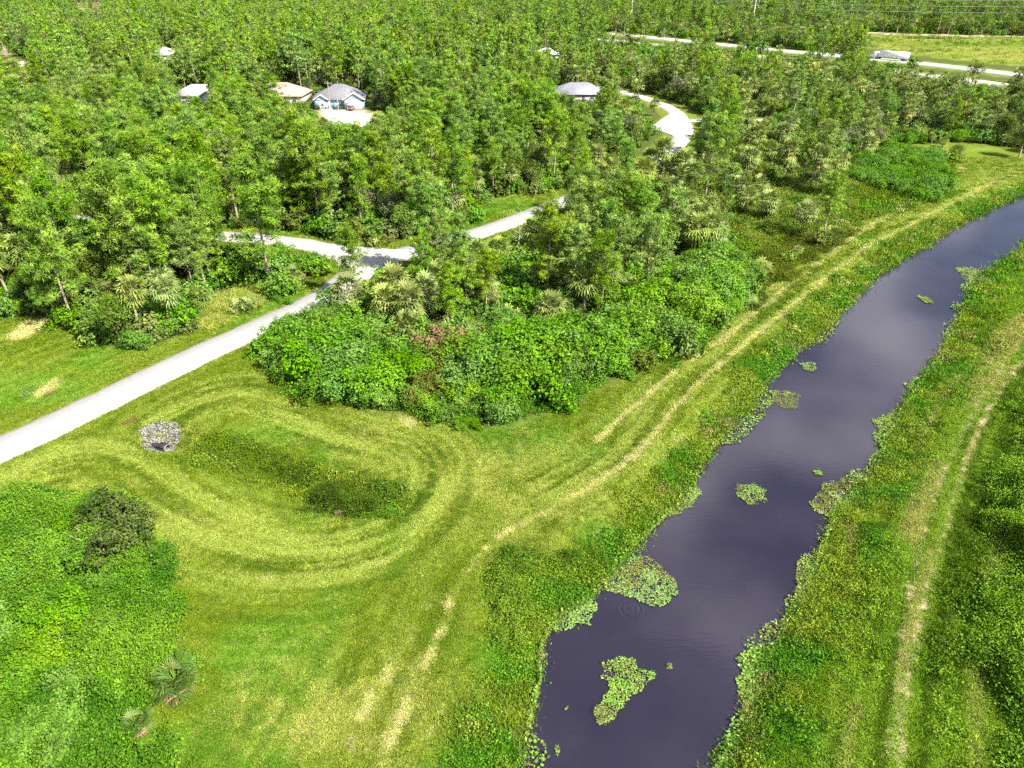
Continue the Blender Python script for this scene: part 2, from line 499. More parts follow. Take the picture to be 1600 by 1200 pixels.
def masks(x, y, sdc):
    """what grows or lies at a spot: straw, lush, sand, weed, mow strength and the direction of mowing"""
    side = DSIDE < 0            # left bank
    dl, ul, vl = pdist(x, y, LOOP, True)
    dt, ut, vt = pdist(x, y, TRACK, True)
    dr, ur, vr = pdist(x, y, RTRACK, True)
    do, uo, vo = pdist(x, y, ROAD, True)
    big = vnoise(x, y, 9, 3, 3)
    mid = vnoise(x, y, 2.6, 9, 3)
    fine = vnoise(x, y, 0.9, 12, 2)
    # flow
    ds = np.stack([dl * 0.8, dt, dr, do * 1.1])
    k = np.argmin(ds, 0)
    fu = np.choose(k, [ul, ut, ur, uo])
    fv = np.choose(k, [vl, vt, vr, vo])
    streak = vnoise(fu, fv * 9.0, 6.0, 44, 3)
    streak2 = vnoise(fu + 50, fv * 5.0, 4.0, 61, 2)
    near_sw = DSW
    swath = smooth(6.5, 1.5, np.abs(dl)) * (near_sw > 2.6)
    dry = 0.04 + 0.6 * smooth(0.5, 0.75, streak) * swath + 0.12 * swath
    # pale straw windrows along the bank track
    wob = (vnoise(x, y, 4, 71, 2) - 0.5) * 1.1
    tr_len = smooth(0, 8, ut)
    far_t = smooth(44, 60, y)
    d2 = pdist(x, y, TRACK2)
    d3 = pdist(x, y, TRACK3)
    pale = np.zeros_like(x)
    pale = np.maximum(pale, smooth(0.46, 0.16, dt + wob * 0.3) * (far_t * 0.9 + (1 - far_t) * (0.35 + 0.5 * smooth(0.42, 0.62, fine)) * smooth(0.42, 0.12, dt + wob * 0.35)))
    pale = np.maximum(pale, smooth(0.5, 0.2, d2 + wob * 0.3) * 0.85 * smooth(0.22, 0.42, mid))
    pale = np.maximum(pale, smooth(0.45, 0.15, d3 + wob * 0.3) * 0.6 * smooth(0.34, 0.52, mid))
    for cxp, cyp, rr_ in ((1190, 440, 2.2), (1215, 428, 1.8), (1320, 355, 2.2), (1420, 262, 3.0), (1445, 242, 3.0), (1250, 405, 1.5), (45, 515, 2.6), (66, 612, 1.8), (640, 652, 1.3)):
        q = np.array(at(cxp, cyp)); pale = np.maximum(pale, smooth(rr_, rr_ * 0.3, np.hypot((x - q[0]) * 0.9, (y - q[1]) * 0.55) + wob * 1.6) * 0.8)
    for f in FORE:
        pale = np.maximum(pale, smooth(0.45, 0.05, pdist(x, y, f) + wob * 0.7) * smooth(0.46, 0.66, fine) * 0.65)
    bankzone = smooth(9, 3, dt) * (y > 52) * side
    dry = dry + 0.22 * bankzone * smooth(0.45, 0.72, streak)
    # sun-bleached mown ground between swale and canal
    c1 = np.array(at(830, 760)); c2 = np.array(at(600, 1100)); c3 = np.array(at(420, 1110)); c4 = np.array(at(560, 690))
    for c, r, s in ((c1, 13, .55), (c2, 8, .5), (c3, 7, .45), (c4, 10, .35)):
        dry = dry + s * smooth(r, r * 0.25, np.hypot(x - c[0], y - c[1])) * (0.3 + 0.9 * smooth(0.35, 0.65, mid))
    dry = dry + 0.4 * smooth(0.58, 0.75, fine) * smooth(0.42, 0.7, big)
    lush = 0.9 * smooth(0.5, 0.72, big) * (near_sw > 3)
    lush = np.maximum(lush, smooth(6.5, 2.0, sdc) * (sdc > 0) * (0.25 + 0.7 * smooth(0.42, 0.62, mid)) * side)
    lush = np.maximum(lush, (~side) * (0.40 + 0.5 * smooth(0.4, 0.62, mid)) * smooth(30, 12, sdc))
    weed = smooth(2.8, 1.0, near_sw) * 0.7 * smooth(0.35, 0.6, mid)
    weed = np.maximum(weed, smooth(3.0, 0.8, sdc) * (sdc > -1) * 0.6 * smooth(0.4, 0.6, mid))
    sand = pale * 0.0
    sand = np.maximum(sand, smooth(0.42, 0.15, pdist(x, y, RTRACK) + wob * .15) * (0.40 + 0.5 * smooth(0.42, 0.60, fine)))
    sand = np.maximum(sand, smooth(0.40, 0.12, pdist(x, y, RTRACK2) + wob * .15) * (0.35 + 0.5 * smooth(0.42, 0.62, fine)))
    ff = np.minimum(np.minimum(pdist(x, y, FORE[1]), pdist(x, y, FORE[2])), dt)
    sand = np.maximum(sand, 0.55 * smooth(2.0, 0.4, ff) * smooth(0.64, 0.76, vnoise(x, y, 1.1, 91, 3)) * (y < 46))
    for lot in SANDLOTS + [LOT]:
        sand = np.maximum(sand, smooth(1.0, -2, sdpoly(x, y, lot)))
    shoulder = np.minimum(DROADS, pdist(x, y, SIDE))
    sand = np.maximum(sand, 0.5 * smooth(0.45, 0.1, np.abs(shoulder - 2.75)) * smooth(0.4, 0.6, mid) * (np.hypot(x, y) < 160))
    # marsh across the motorway: straw-yellow sedge
    dm = sdpoly(x, y, MARSH)
    mars = smooth(2, -6, dm)
    streakm = vnoise(x * 0.25, y, 14, 23, 3)
    dry = np.where(dm < 0, 0.15 + 0.35 * smooth(0.4, 0.65, streakm), dry)
    lush = np.where(dm < 0, 0.4 * smooth(0.55, 0.4, streakm), lush)
    # forest floor: leaf litter
    return (np.clip(np.maximum(dry, pale), 0, 1), np.clip(lush, 0, 1), np.clip(sand, 0, 1), np.clip(weed, 0, 1),
            fu, fv, np.clip(0.25 + swath + bankzone * 0.8 + (~side) * 0.7 * smooth(7.0, 4.0, dr), 0, 1), pale)

DROADS = np.minimum(pdist(GX, GY, ROAD), pdist(GX, GY, CROSS))
DSIDE = pdist(GX, GY, Lw) - pdist(GX, GY, Rw)
DSW = pdist(GX, GY, SWALE)
DTRK = np.minimum(pdist(GX, GY, RTRACK), pdist(GX, GY, RTRACK2))
DRY, LUSH, SAND, WEED, FU, FV, MOW, PALE = masks(GX, GY, SDC)

# forest zones (used for litter on the floor and for planting)
OPEN_NEAR = W([(-400, 520), (0, 500), (70, 500), (150, 545), (230, 540), (330, 520), (430, 480), (545, 432), (430, 520), (405, 560), (470, 612), (600, 650), (720, 668), (800, 672), (880, 640), (970, 598), (1070, 552), (1168, 490), (1195, 430), (1290, 392), (1330, 345), (1475, 300), (1490, 255), (1420, 225), (1500, 222), (1610, 235), (1800, 240), (2400, 500), (2600, 1300), (-400, 1300)])
UNDER_OPEN = sdpoly(GX, GY, OPEN_NEAR)

MVERGE = W([(1352, 52), (1780, 64), (1780, 140), (1560, 114), (1430, 100), (1352, 92)])
def not_forest(x, y, margin=0.0):
    """True where no tree stands: mown land, water, roads, lots, marsh"""
    b = inpoly(x, y, OPEN_NEAR)
    b |= sdpoly(x, y, CANAL) < 6
    dr_, ur_, vr_ = pdist(x, y, ROAD, True)
    b |= dr_ < 5.2 + margin
    b |= (vr_ < 0) & (dr_ < 7.5) & (y > 96) & (y < 135)
    b |= (dr_ < 8.0) & (y > 165)
    b |= pdist(x, y, CROSS) < 5.0 + margin
    b |= pdist(x, y, SIDE) < 5.0 + margin
    b |= pdist(x, y, HWY1) < 15 + margin
    b |= pdist(x, y, HWY2) < 13 + margin
    b |= sdpoly(x, y, MARSH) < 4
    b |= inpoly(x, y, MVERGE)
    for lot in SANDLOTS + [LOT]:
        b |= sdpoly(x, y, lot) < 2
    for k, (hx, hy) in HOUSES.items():
        hw = 12 if k != 'metal' else 11
        b |= (np.abs(x - hx) < hw) & (y > hy - 7) & (y < hy + 19)
        b |= (np.abs(x - hx * (hy - 9) / hy) < hw * 0.7) & (y > hy - 22) & (y < hy)
    return b

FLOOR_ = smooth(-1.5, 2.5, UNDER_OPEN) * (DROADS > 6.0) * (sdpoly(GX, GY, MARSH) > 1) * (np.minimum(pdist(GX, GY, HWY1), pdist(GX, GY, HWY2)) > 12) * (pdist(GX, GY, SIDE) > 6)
GAP2 = W([(640, 345), (720, 352), (860, 312), (830, 300), (720, 330)])
FLOOR_ = np.where(inpoly(GX, GY, YELLOW) | (sdpoly(GX, GY, GAP2) < 1.5), 0, FLOOR_)
DRY = np.where(inpoly(GX, GY, YELLOW), 0.9, DRY)

def grid_mesh(name, X, Y, Z, mats):
    ny, nx = X.shape
    v = np.stack([X, Y, Z], -1).reshape(-1, 3)
    i = np.arange(ny * nx).reshape(ny, nx)
    f = np.stack([i[:-1, :-1], i[:-1, 1:], i[1:, 1:], i[1:, :-1]], -1).reshape(-1, 4)
    return MB().add(v, f).mesh(name, mats, True)

def ground_material():
    m, n, l, out = nodemat('grass land')
    msk = attr(n, 'mask')
    flow = attr(n, 'flow')
    aux = attr(n, 'aux')
    sep = n.new('ShaderNodeSeparateColor'); l.new(msk.outputs['Color'], sep.inputs[0])
    sax = n.new('ShaderNodeSeparateColor'); l.new(aux.outputs['Color'], sax.inputs[0])
    sfl = n.new('ShaderNodeSeparateXYZ'); l.new(flow.outputs['Vector'], sfl.inputs[0])
    geo = n.new('ShaderNodeNewGeometry')
    pos = geo.outputs['Position']
    n1 = noise(n, l, pos, 0.35, 3, 0.6)
    n2 = noise(n, l, pos, 2.4, 2, 0.65)
    n3 = noise(n, l, pos, 6.0, 2, 0.7)
    cmb = n.new('ShaderNodeCombineXYZ')
    l.new(math_(n, l, 'MULTIPLY', sfl.outputs[0], 0.35), cmb.inputs[0])
    l.new(math_(n, l, 'MULTIPLY', sfl.outputs[1], 3.0), cmb.inputs[1])
    st = noise(n, l, cmb.outputs[0], 1.0, 3, 0.6)
    base = ramp(n, l, n1, [(0.30, (0.050, 0.092, 0.005)), (0.50, (0.088, 0.132, 0.007)), (0.72, (0.135, 0.165, 0.012))])
    base = mixc(n, l, ramp(n, l, n3, [(0.35, 0.0), (0.75, 0.75)]), base, (0.155, 0.18, 0.02))
    base = mixc(n, l, ramp(n, l, n3, [(0.28, 0.8), (0.46, 0.0)]), base, (0.035, 0.060, 0.006))
    # mowing streaks
    sk = math_(n, l, 'MULTIPLY', ramp(n, l, st, [(0.46, 0.0), (0.66, 1.0)]), sfl.outputs[2])
    base = mixc(n, l, math_(n, l, 'MULTIPLY', sk, 0.55), base, (0.20, 0.23, 0.035))
    sk2 = math_(n, l, 'MULTIPLY', ramp(n, l, st, [(0.34, 1.0), (0.48, 0.0)]), sfl.outputs[2])
    base = mixc(n, l, math_(n, l, 'MULTIPLY', sk2, 0.45), base, (0.05, 0.09, 0.008))
    lush = mixc(n, l, ramp(n, l, n2, [(0.35, 0.0), (0.65, 1.0)]), (0.035, 0.110, 0.006), (0.085, 0.215, 0.014))
    base = mixc(n, l, math_(n, l, 'MULTIPLY', sep.outputs[1], 0.75), base, lush)
    straw = mixc(n, l, ramp(n, l, n2, [(0.3, 0.0), (0.7, 1.0)]), (0.20, 0.21, 0.03), (0.36, 0.34, 0.10))
    df = math_(n, l, 'MULTIPLY', sep.outputs[0], ramp(n, l, n3, [(0.30, 0.35), (0.62, 1.0)]))
    base = mixc(n, l, df, base, straw)
    weed = mixc(n, l, ramp(n, l, n2, [(0.3, 0.0), (0.7, 1.0)]), (0.055, 0.075, 0.012), (0.15, 0.13, 0.035))
    base = mixc(n, l, sax.outputs[0], base, weed)
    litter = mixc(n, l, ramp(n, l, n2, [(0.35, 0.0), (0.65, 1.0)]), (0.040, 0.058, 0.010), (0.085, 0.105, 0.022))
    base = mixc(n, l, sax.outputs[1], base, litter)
    sand = mixc(n, l, ramp(n, l, n3, [(0.3, 0.0), (0.7, 1.0)]), (0.24, 0.175, 0.09), (0.38, 0.30, 0.18))
    sand = mixc(n, l, ramp(n, l, sep.outputs[2], [(0.86, 0.0), (1.0, 1.0)]), sand, (0.46, 0.42, 0.36))
    base = mixc(n, l, sep.outputs[2], base, sand)
    p = n.new('ShaderNodeBsdfPrincipled')
    p.inputs['Roughness'].default_value = 0.95
    p.inputs['Specular IOR Level'].default_value = 0.1
    l.new(base, p.inputs['Base Color'])
    l.new(bump(n, l, n3, 0.9, 0.16), p.inputs['Normal'])
    l.new(p.outputs[0], out.inputs['Surface'])
    return m

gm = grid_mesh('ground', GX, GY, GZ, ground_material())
a = gm.attributes.new('mask', 'FLOAT_COLOR', 'POINT')
a.data.foreach_set('color', np.stack([DRY, LUSH, SAND, np.ones_like(DRY)], -1).astype(np.float32).ravel())
a = gm.attributes.new('aux', 'FLOAT_COLOR', 'POINT')
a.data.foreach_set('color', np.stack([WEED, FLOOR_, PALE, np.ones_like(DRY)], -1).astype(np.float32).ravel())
a = gm.attributes.new('flow', 'FLOAT_VECTOR', 'POINT')
a.data.foreach_set('vector', np.stack([FU, FV, MOW], -1).astype(np.float32).ravel())
tag(link('ground', gm), 'mown grass land with pale mowing tracks', kind='structure')

# ------------------------------------------------------------------ water
def water_material():
    m, n, l, out = nodemat('dark canal water')
    geo = n.new('ShaderNodeNewGeometry')
    pos = geo.outputs['Position']
    mp = n.new('ShaderNodeMapping')
    mp.inputs['Rotation'].default_value = (0, 0, R(20))
    mp.inputs['Scale'].default_value = (0.6, 2.0, 1)
    l.new(pos, mp.inputs['Vector'])
    h = noise(n, l, mp.outputs[0], 1.6, 4, 0.6)
    for (px, py, k) in ((1219, 803, 0.5), (985, 952, 0.9)):       # rings left by fish
        cx, cy_ = at(px, py, WZ)
        vm = n.new('ShaderNodeVectorMath'); vm.operation = 'DISTANCE'
        l.new(pos, vm.inputs[0]); vm.inputs[1].default_value = (cx, cy_, WZ)
        d = vm.outputs['Value']
        s = math_(n, l, 'SINE', math_(n, l, 'MULTIPLY', d, 14.0))
        w = ramp(n, l, math_(n, l, 'DIVIDE', d, 2.0 * k), [(0.0, 0.0), (0.45, 1.0), (0.75, 0.0)])
        h = math_(n, l, 'ADD', h, math_(n, l, 'MULTIPLY', math_(n, l, 'MULTIPLY', s, w), 0.8))
    big = noise(n, l, pos, 0.12, 3, 0.5)
    p = n.new('ShaderNodeBsdfPrincipled')
    l.new(mixc(n, l, ramp(n, l, big, [(0.35, 0.0), (0.65, 1.0)]), (0.015, 0.013, 0.023), (0.022, 0.019, 0.030)), p.inputs['Base Color'])
    p.inputs['Roughness'].default_value = 0.06
    p.inputs['IOR'].default_value = 1.333
    p.inputs['Specular IOR Level'].default_value = 1.0
    l.new(bump(n, l, h, 0.16, 0.02), p.inputs['Normal'])
    l.new(p.outputs[0], out.inputs['Surface'])
    return m

def ribbon_between(A, B, z, name, mat):
    n = min(len(A), len(B))
    ia, ib = np.linspace(0, 1, len(A)), np.linspace(0, 1, len(B))
    t = np.linspace(0, 1, 120)
    a_ = np.stack([np.interp(t, ia, A[:, 0]), np.interp(t, ia, A[:, 1])], 1)
    b_ = np.stack([np.interp(t, ib, B[:, 0]), np.interp(t, ib, B[:, 1])], 1)
    d = (b_ - a_)
    d /= np.linalg.norm(d, axis=1)[:, None]
    a_, b_ = a_ - d * 2.2, b_ + d * 2.2
    v = np.stack([np.column_stack([a_, np.full(len(t), z)]), np.column_stack([b_, np.full(len(t), z)])], 1).reshape(-1, 3)
    f = [(2*i, 2*i + 1, 2*i + 3, 2*i + 2) for i in range(len(t) - 1)]
    return MB().add(v, f).obj(name, mat)
tag(ribbon_between(Lw, Rw, WZ, 'canal_water', water_material()), 'dark still canal water reflecting the sky', kind='structure')

# ------------------------------------------------------------------ roads
def road_material(name, a, b, patch=True):
    m, n, l, out = nodemat(name)
    geo = n.new('ShaderNodeNewGeometry')
    pos = geo.outputs['Position']
    f1 = noise(n, l, pos, 0.5, 5, 0.6)
    f2 = noise(n, l, pos, 12.0, 3, 0.7)
    c = ramp(n, l, f1, [(0.3, a), (0.7, b)])
    c = mixc(n, l, ramp(n, l, f2, [(0.35, 0.22), (0.6, 0.0)]), c, tuple(x * 0.6 for x in a))
    wr = ramp(n, l, attr(n, 'tint').outputs['Fac'], [(0.0, 0.75), (0.10, 0.05), (0.26, 0.42), (0.42, 0.0), (0.60, 0.0), (0.75, 0.42), (0.90, 0.05), (1.0, 0.75)])
    c = mixc(n, l, math_(n, l, 'MULTIPLY', wr, ramp(n, l, f1, [(0.3, 0.35), (0.65, 1.0)])), c, (a[0] * 0.62, a[1] * 0.58, a[2] * 0.52))
    crk = n.new('ShaderNodeTexVoronoi'); crk.feature = 'DISTANCE_TO_EDGE'
    crk.inputs['Scale'].default_value = 0.28
    l.new(pos, crk.inputs['Vector'])
    c = mixc(n, l, ramp(n, l, crk.outputs['Distance'], [(0.0, 0.35), (0.012, 0.0)]), c, tuple(x * 0.45 for x in a))
    p = n.new('ShaderNodeBsdfPrincipled')
    p.inputs['Roughness'].default_value = 0.9
    p.inputs['Specular IOR Level'].default_value = 0.15
    l.new(c, p.inputs['Base Color'])
    l.new(bump(n, l, f2, 0.3, 0.02), p.inputs['Normal'])
    l.new(p.outputs[0], out.inputs['Surface'])
    return m
M['road'] = road_material('pale worn road', (0.33, 0.32, 0.305), (0.39, 0.38, 0.365))
M['hwy'] = road_material('concrete motorway', (0.36, 0.355, 0.35), (0.44, 0.435, 0.43))
M['line'] = plain('road paint', (0.75, 0.75, 0.72), (0.7, 0.7, 0.66), 2.0, 0.7)
M['line_yellow'] = plain('yellow road paint', (0.70, 0.50, 0.08), (0.6, 0.42, 0.06), 2.0, 0.7)
M['patch'] = plain('road shade patch', (0.17, 0.17, 0.175), (0.22, 0.22, 0.22), 1.2, 0.9)  # tree shade on the road as a flat colour, not applied

def road(line, w, z, name, mat, wob=0.0, seed=0):
    line = np.asarray(line, float)
    seg = np.concatenate([[0], np.cumsum(np.hypot(*np.diff(line, axis=0).T))])
    t = np.arange(0, seg[-1], 1.2 if len(line) and seg[-1] < 600 else 6.0)
    P = np.stack([np.interp(t, seg, line[:, 0]), np.interp(t, seg, line[:, 1])], 1)
    T = np.gradient(P, axis=0)
    T /= np.linalg.norm(T, axis=1)[:, None]
    N = np.stack([-T[:, 1], T[:, 0]], 1)
    wl_ = w / 2 + (vnoise(t, t * 0 + seed, 2.0, 3, 2) - 0.5) * wob
    wr_ = w / 2 + (vnoise(t, t * 0 + seed + 40, 2.0, 7, 2) - 0.5) * wob
    A_, B_ = P + N * wl_[:, None], P - N * wr_[:, None]
    A0, B0 = P + N * (wl_[:, None] + 0.25), P - N * (wr_[:, None] + 0.25)
    k = len(t)
    rows = [np.column_stack([A0, np.full(k, -0.25)]), np.column_stack([A_, np.full(k, z)]), np.column_stack([P, np.full(k, z + 0.04)]), np.column_stack([B_, np.full(k, z)]), np.column_stack([B0, np.full(k, -0.25)])]
    v = np.stack(rows, 1).reshape(-1, 3)
    tint = np.tile([0.0, 0.0, 0.5, 1.0, 1.0], k)
    f = []
    for i in range(k - 1):
        for c in range(4):
            f.append((i*5 + c, i*5 + c + 1, (i+1)*5 + c + 1, (i+1)*5 + c))
    return MB().add(v, f, 0, tint).obj(name, mat)

tag(road(ROAD, 5.2, 0.11, 'road', M['road'], 0.55, 1), 'pale narrow residential road crossing the woods', kind='structure')
tag(road(CROSS, 4.8, 0.10, 'side_road', M['road'], 0.55, 2), 'pale side road leaving the junction', kind='structure')
tag(road(SIDE, 4.0, 0.10, 'track_road', M['road'], 0.4, 3), 'pale sandy track past the woods', kind='structure')
# flared corners of the junction
JN = W([(548, 428), (543, 402), (505, 393), (470, 386), (520, 383), (580, 388), (640, 392), (600, 412), (575, 440)])
def fan_sheet(poly, z, name, mat, parent=None):
    c = poly.mean(0)
    v = np.vstack([np.column_stack([poly, np.full(len(poly), z)]), [[c[0], c[1], z + 0.012]]])
    n_ = len(poly)
    return MB().add(v, [(i, (i + 1) % n_, n_) for i in range(n_)]).obj(name, mat, parent)
tag(fan_sheet(JN, 0.145, 'road_junction', M['road']), 'pale flared corners of the road junction', kind='structure')
BELL = W([(1016, 200), (1035, 186), (1050, 176), (1072, 188), (1078, 205), (1060, 216), (1040, 208)])
tag(fan_sheet(BELL, 0.146, 'road_apron', M['road']), 'pale widening in the bend of the curved road', kind='structure')
for i, d in enumerate(DRIVE):
    tag(fan_sheet(d, 0.06, 'driveway', M['concrete']), 'concrete driveway in front of a house', kind='structure')
for line, nm in ((HWY1, 'motorway'), (HWY2, 'motorway')):
    h = tag(road(line, 12.0, 0.35, nm, M['hwy']), 'pale concrete motorway carriageway behind the woods', kind='structure')
    for off, mt in ((-5.2, 'line'), (0.0, 'line'), (5.2, 'line_yellow')):
        L = np.asarray(line)
        T = np.gradient(L, axis=0); T /= np.linalg.norm(T, axis=1)[:, None]
        N = np.stack([-T[:, 1], T[:, 0]], 1)
        C_ = L + N * off
        A_, B_ = C_ + N * 0.12, C_ - N * 0.12
        zz = 0.40 + 0.02 * (1 if off else 1)
        v = np.stack([np.column_stack([A_, np.full(len(L), zz)]), np.column_stack([B_, np.full(len(L), zz)])], 1).reshape(-1, 3)
        MB().add(v, [(2*i, 2*i + 1, 2*i + 3, 2*i + 2) for i in range(len(L) - 1)]).obj('lane_line', M[mt], h)

# ------------------------------------------------------------------ plant prototypes
def unit(v):
    return v / (np.linalg.norm(v, axis=-1, keepdims=True) + 1e-9)

def blades(mb, c, d, ln, w, r, mat=0, tint=None, curve=0.0):
    """narrow leaves: triangles from c along d"""
    n_ = len(c)
    s = unit(np.cross(d, unit(r.normal(size=(n_, 3)))))
    ln, w = np.broadcast_to(ln, n_)[:, None], np.broadcast_to(w, n_)[:, None]
    a_, b_ = c - s * w / 2, c + s * w / 2
    tip = c + d * ln + np.array([0, 0, -1.0]) * curve * ln
    v = np.stack([a_, b_, tip], 1).reshape(-1, 3)
    f = np.arange(3 * n_).reshape(-1, 3)
    t = r.random(n_) if tint is None else tint
    mb.add(v, f, mat, np.repeat(t, 3))

def leaves(mb, c, size, r, mat=0, tint=None, up=0.6, aspect=0.55, out=None, follow=1.3):
    """small diamond leaves facing mostly upwards"""
    n_ = len(c)
    nrm = r.normal(size=(n_, 3)) + np.array([0, 0, up * 2])
    if out is not None: nrm = nrm * 0.75 + out * follow
    nrm = unit(nrm)
    a_ = unit(np.cross(nrm, unit(r.normal(size=(n_, 3)))))
    b_ = np.cross(nrm, a_)
    size = np.broadcast_to(size, n_)[:, None] * (0.7 + 0.6 * r.random((n_, 1)))
    u, w = a_ * size * 0.5, b_ * size * 0.5 * aspect
    v = np.stack([c - u, c + w - u * 0.1, c + u, c - w - u * 0.1], 1).reshape(-1, 3)
    t = r.random(n_) if tint is None else tint
    mb.add(v, np.arange(4 * n_).reshape(-1, 4), mat, np.repeat(t, 4))

def pine_proto(seed, full=1.0, bare=0.45, low=False):
    """slash pine about 16 m tall: bare leaning trunk, limbs, puffs of needles"""
    r = np.random.default_rng(seed)
    h = 16.0
    tr, cr = MB(), MB()
    lean = r.normal(0, 0.55, 2)
    k = 9
    zs = np.linspace(-0.3, h * 0.97, k)
    path = np.column_stack([lean[0] * (np.maximum(zs, 0) / h) ** 1.5 + r.normal(0, 0.05, k), lean[1] * (np.maximum(zs, 0) / h) ** 1.5 + r.normal(0, 0.05, k), zs])
    tr.tube(path, np.linspace(0.20, 0.05, k), 6)
    nl = int((38 if not low else 24) * full)
    zl = np.sort(h * (bare + (0.97 - bare) * r.random(nl) ** 0.85))
    C, D = [], []
    for i, z in enumerate(zl):
        f = (z / h - bare) / (1 - bare)
        az = i * 2.4 + r.normal(0, 0.5)
        L = (0.7 + 2.5 * math.sin(math.pi * min(1, 0.26 + 0.70 * f)) ** 0.75) * (0.62 + 0.6 * r.random())
        el = 0.12 + 0.85 * f + r.normal(0, 0.2)
        p0 = np.array([np.interp(z, zs, path[:, 0]), np.interp(z, zs, path[:, 1]), z])
        d = np.array([math.cos(az) * math.cos(el), math.sin(az) * math.cos(el), math.sin(el)])
        p1 = p0 + d * L * 0.6 + np.array([0, 0, -0.05 * L])
        p2 = p0 + d * L + np.array([0, 0, 0.12 * L])
        tr.tube([p0, p1, p2], [0.055, 0.035, 0.015], 4, cap=False)
        npf = 4 if L > 2.3 else (3 if L > 1.2 else 2)
        for q in range(npf):
            c = p0 + (p2 - p0) * (0.35 + 0.68 * q / max(1, npf - 1)) + r.normal(0, 0.36, 3)
            C.append(c); D.append(d)
    for q in range(4 if not low else 2):
        C.append(path[-1] + r.normal(0, 0.3, 3) + np.array([0, 0, 0.15 - 0.3 * q])); D.append(np.array([0, 0, 1.0]))
    C, D = np.array(C), np.array(D)
    nt, nb = (40, 24) if not low else (13, 8)
    sz = 1.0 if not low else 1.7
    m_ = len(C)
    rad = 0.50 + 0.34 * r.random(m_)
    lt = 0.05 + 0.8 * r.random(m_)
    # outward-facing needle sprays make each puff a body, radial needles its spiky outline
    d = unit(r.normal(size=(m_ * nt, 3)) + np.array([0, 0, 0.35]))
    c = np.repeat(C, nt, 0) + d * np.repeat(rad, nt)[:, None] * np.array([1, 1, 0.62]) * (0.75 + 0.3 * r.random((m_ * nt, 1)))
    leaves(cr, c, 0.50 * (1 if not low else 1.35), r, 0, np.clip(np.repeat(lt, nt) + r.normal(0, 0.15, m_ * nt), 0, 1), 0.35, 0.20 if not low else 0.34, d, 2.0)
    d = unit(r.normal(size=(m_ * nb, 3)) + np.repeat(D, nb, 0) * 0.4 + np.array([0, 0, 0.4]))
    c = np.repeat(C, nb, 0) + d * np.repeat(rad, nb)[:, None] * 0.45 * np.array([1, 1, 0.62])
    blades(cr, c, d, 0.46 + 0.26 * r.random(m_ * nb), 0.075 * sz, r, 0, np.clip(np.repeat(lt, nb) + r.normal(0, 0.18, m_ * nb), 0, 1))
    return tr, cr

def palm_frond(mb, base, az, el, L, R_, r, mat=0, seg=9, droop=0.35, tint=None):
    """fan frond: stalk and a pleated fan of narrow blades"""
    d = np.array([math.cos(az) * math.cos(el), math.sin(az) * math.cos(el), math.sin(el)])
    sd = np.array([-math.sin(az), math.cos(az), 0.0])
    tip = base + d * L + np.array([0, 0, -droop * 0.35 * L])
    t0 = 0.2 + 0.6 * r.random() if tint is None else tint
    nu = np.cross(sd, d)
    wv = sd * 0.025
    mb.add([base - wv, base + wv, tip + wv, tip - wv], [(0, 1, 2, 3)], mat, [t0] * 4)
    for k in range(seg):
        a_ = (k / (seg - 1) - 0.5) * R(205) + r.normal(0, 0.05)
        bd = d * math.cos(a_) + sd * math.sin(a_)
        w_ = R_ * 0.80 / seg
        sdk = -d * math.sin(a_) + sd * math.cos(a_)
        m_ = tip + bd * R_ * 0.55 + nu * 0.05 * R_
        e_ = tip + bd * R_ * (0.92 + 0.12 * r.random()) + np.array([0, 0, -droop * R_ * (0.55 + 0.5 * r.random())])
        tt = np.clip(t0 + r.normal(0, 0.14), 0, 1)
        mb.add([tip, m_ - sdk * w_, e_, m_ + sdk * w_], [(0, 1, 2, 3)], mat, [tt] * 4)

def palm_proto(seed, low=False, h=6.0):
    """cabbage palm: booted trunk about 6 m and a round head of fans"""
    r = np.random.default_rng(seed)
    tr, cr, de = MB(), MB(), MB()
    k = 7
    zs = np.linspace(-0.3, h, k)
    ln = r.normal(0, 0.35, 2)
    path = np.column_stack([ln[0] * (zs / 6.0) ** 2, ln[1] * (zs / 6.0) ** 2, zs])
    tr.tube(path, np.linspace(0.20, 0.16, k) + np.array([0.05, 0, 0, 0, 0.02, 0.06, 0.1]), 7)
    if not low:
        for q in range(20):
            z = h * (0.55 + 0.44 * r.random()); az = r.random() * 6.28
            p = np.array([np.interp(z, zs, path[:, 0]), np.interp(z, zs, path[:, 1]), z])
            o = np.array([math.cos(az), math.sin(az), 0])
            tr.tube([p + o * 0.15, p + o * 0.34 + np.array([0, 0, 0.25])], [0.05, 0.03], 4)
    top = path[-1]
    n_ = 22 if low else 34
    for q in range(n_):
        f = q / n_
        el = R(82) - R(128) * f ** 0.85 + r.normal(0, 0.12)
        palm_frond(cr, top, q * 2.4 + r.normal(0, 0.2), el, 0.95 + 0.4 * r.random(), 1.05 + 0.3 * r.random(), r, 0, 7 if low else 9, 0.22 + 0.25 * f)
    for q in range(3 if low else 7):
        palm_frond(de, top - np.array([0, 0, 0.15]), q * 0.95 + r.random(), R(-62) + r.normal(0, 0.15), 1.0, 0.85, r, 0, 6, 0.3)
    return tr, cr, de

def clump_cloud(r, n_, rad, squash, lumps):
    """clump centres on an uneven lumpy shell"""
    ctr = unit(r.normal(size=(lumps, 3)) + np.array([0, 0, 0.35])) * rad * (0.35 + 0.4 * r.random((lumps, 1)))
    ctr[:, 2] *= squash
    lr = rad * (0.30 + 0.28 * r.random(lumps))
    k = r.integers(0, lumps, n_)
    d = unit(r.normal(size=(n_, 3)) + np.array([0, 0, 0.25]))
    return ctr[k] + d * (lr[k] * (0.55 + 0.5 * r.random(n_)))[:, None], k, d

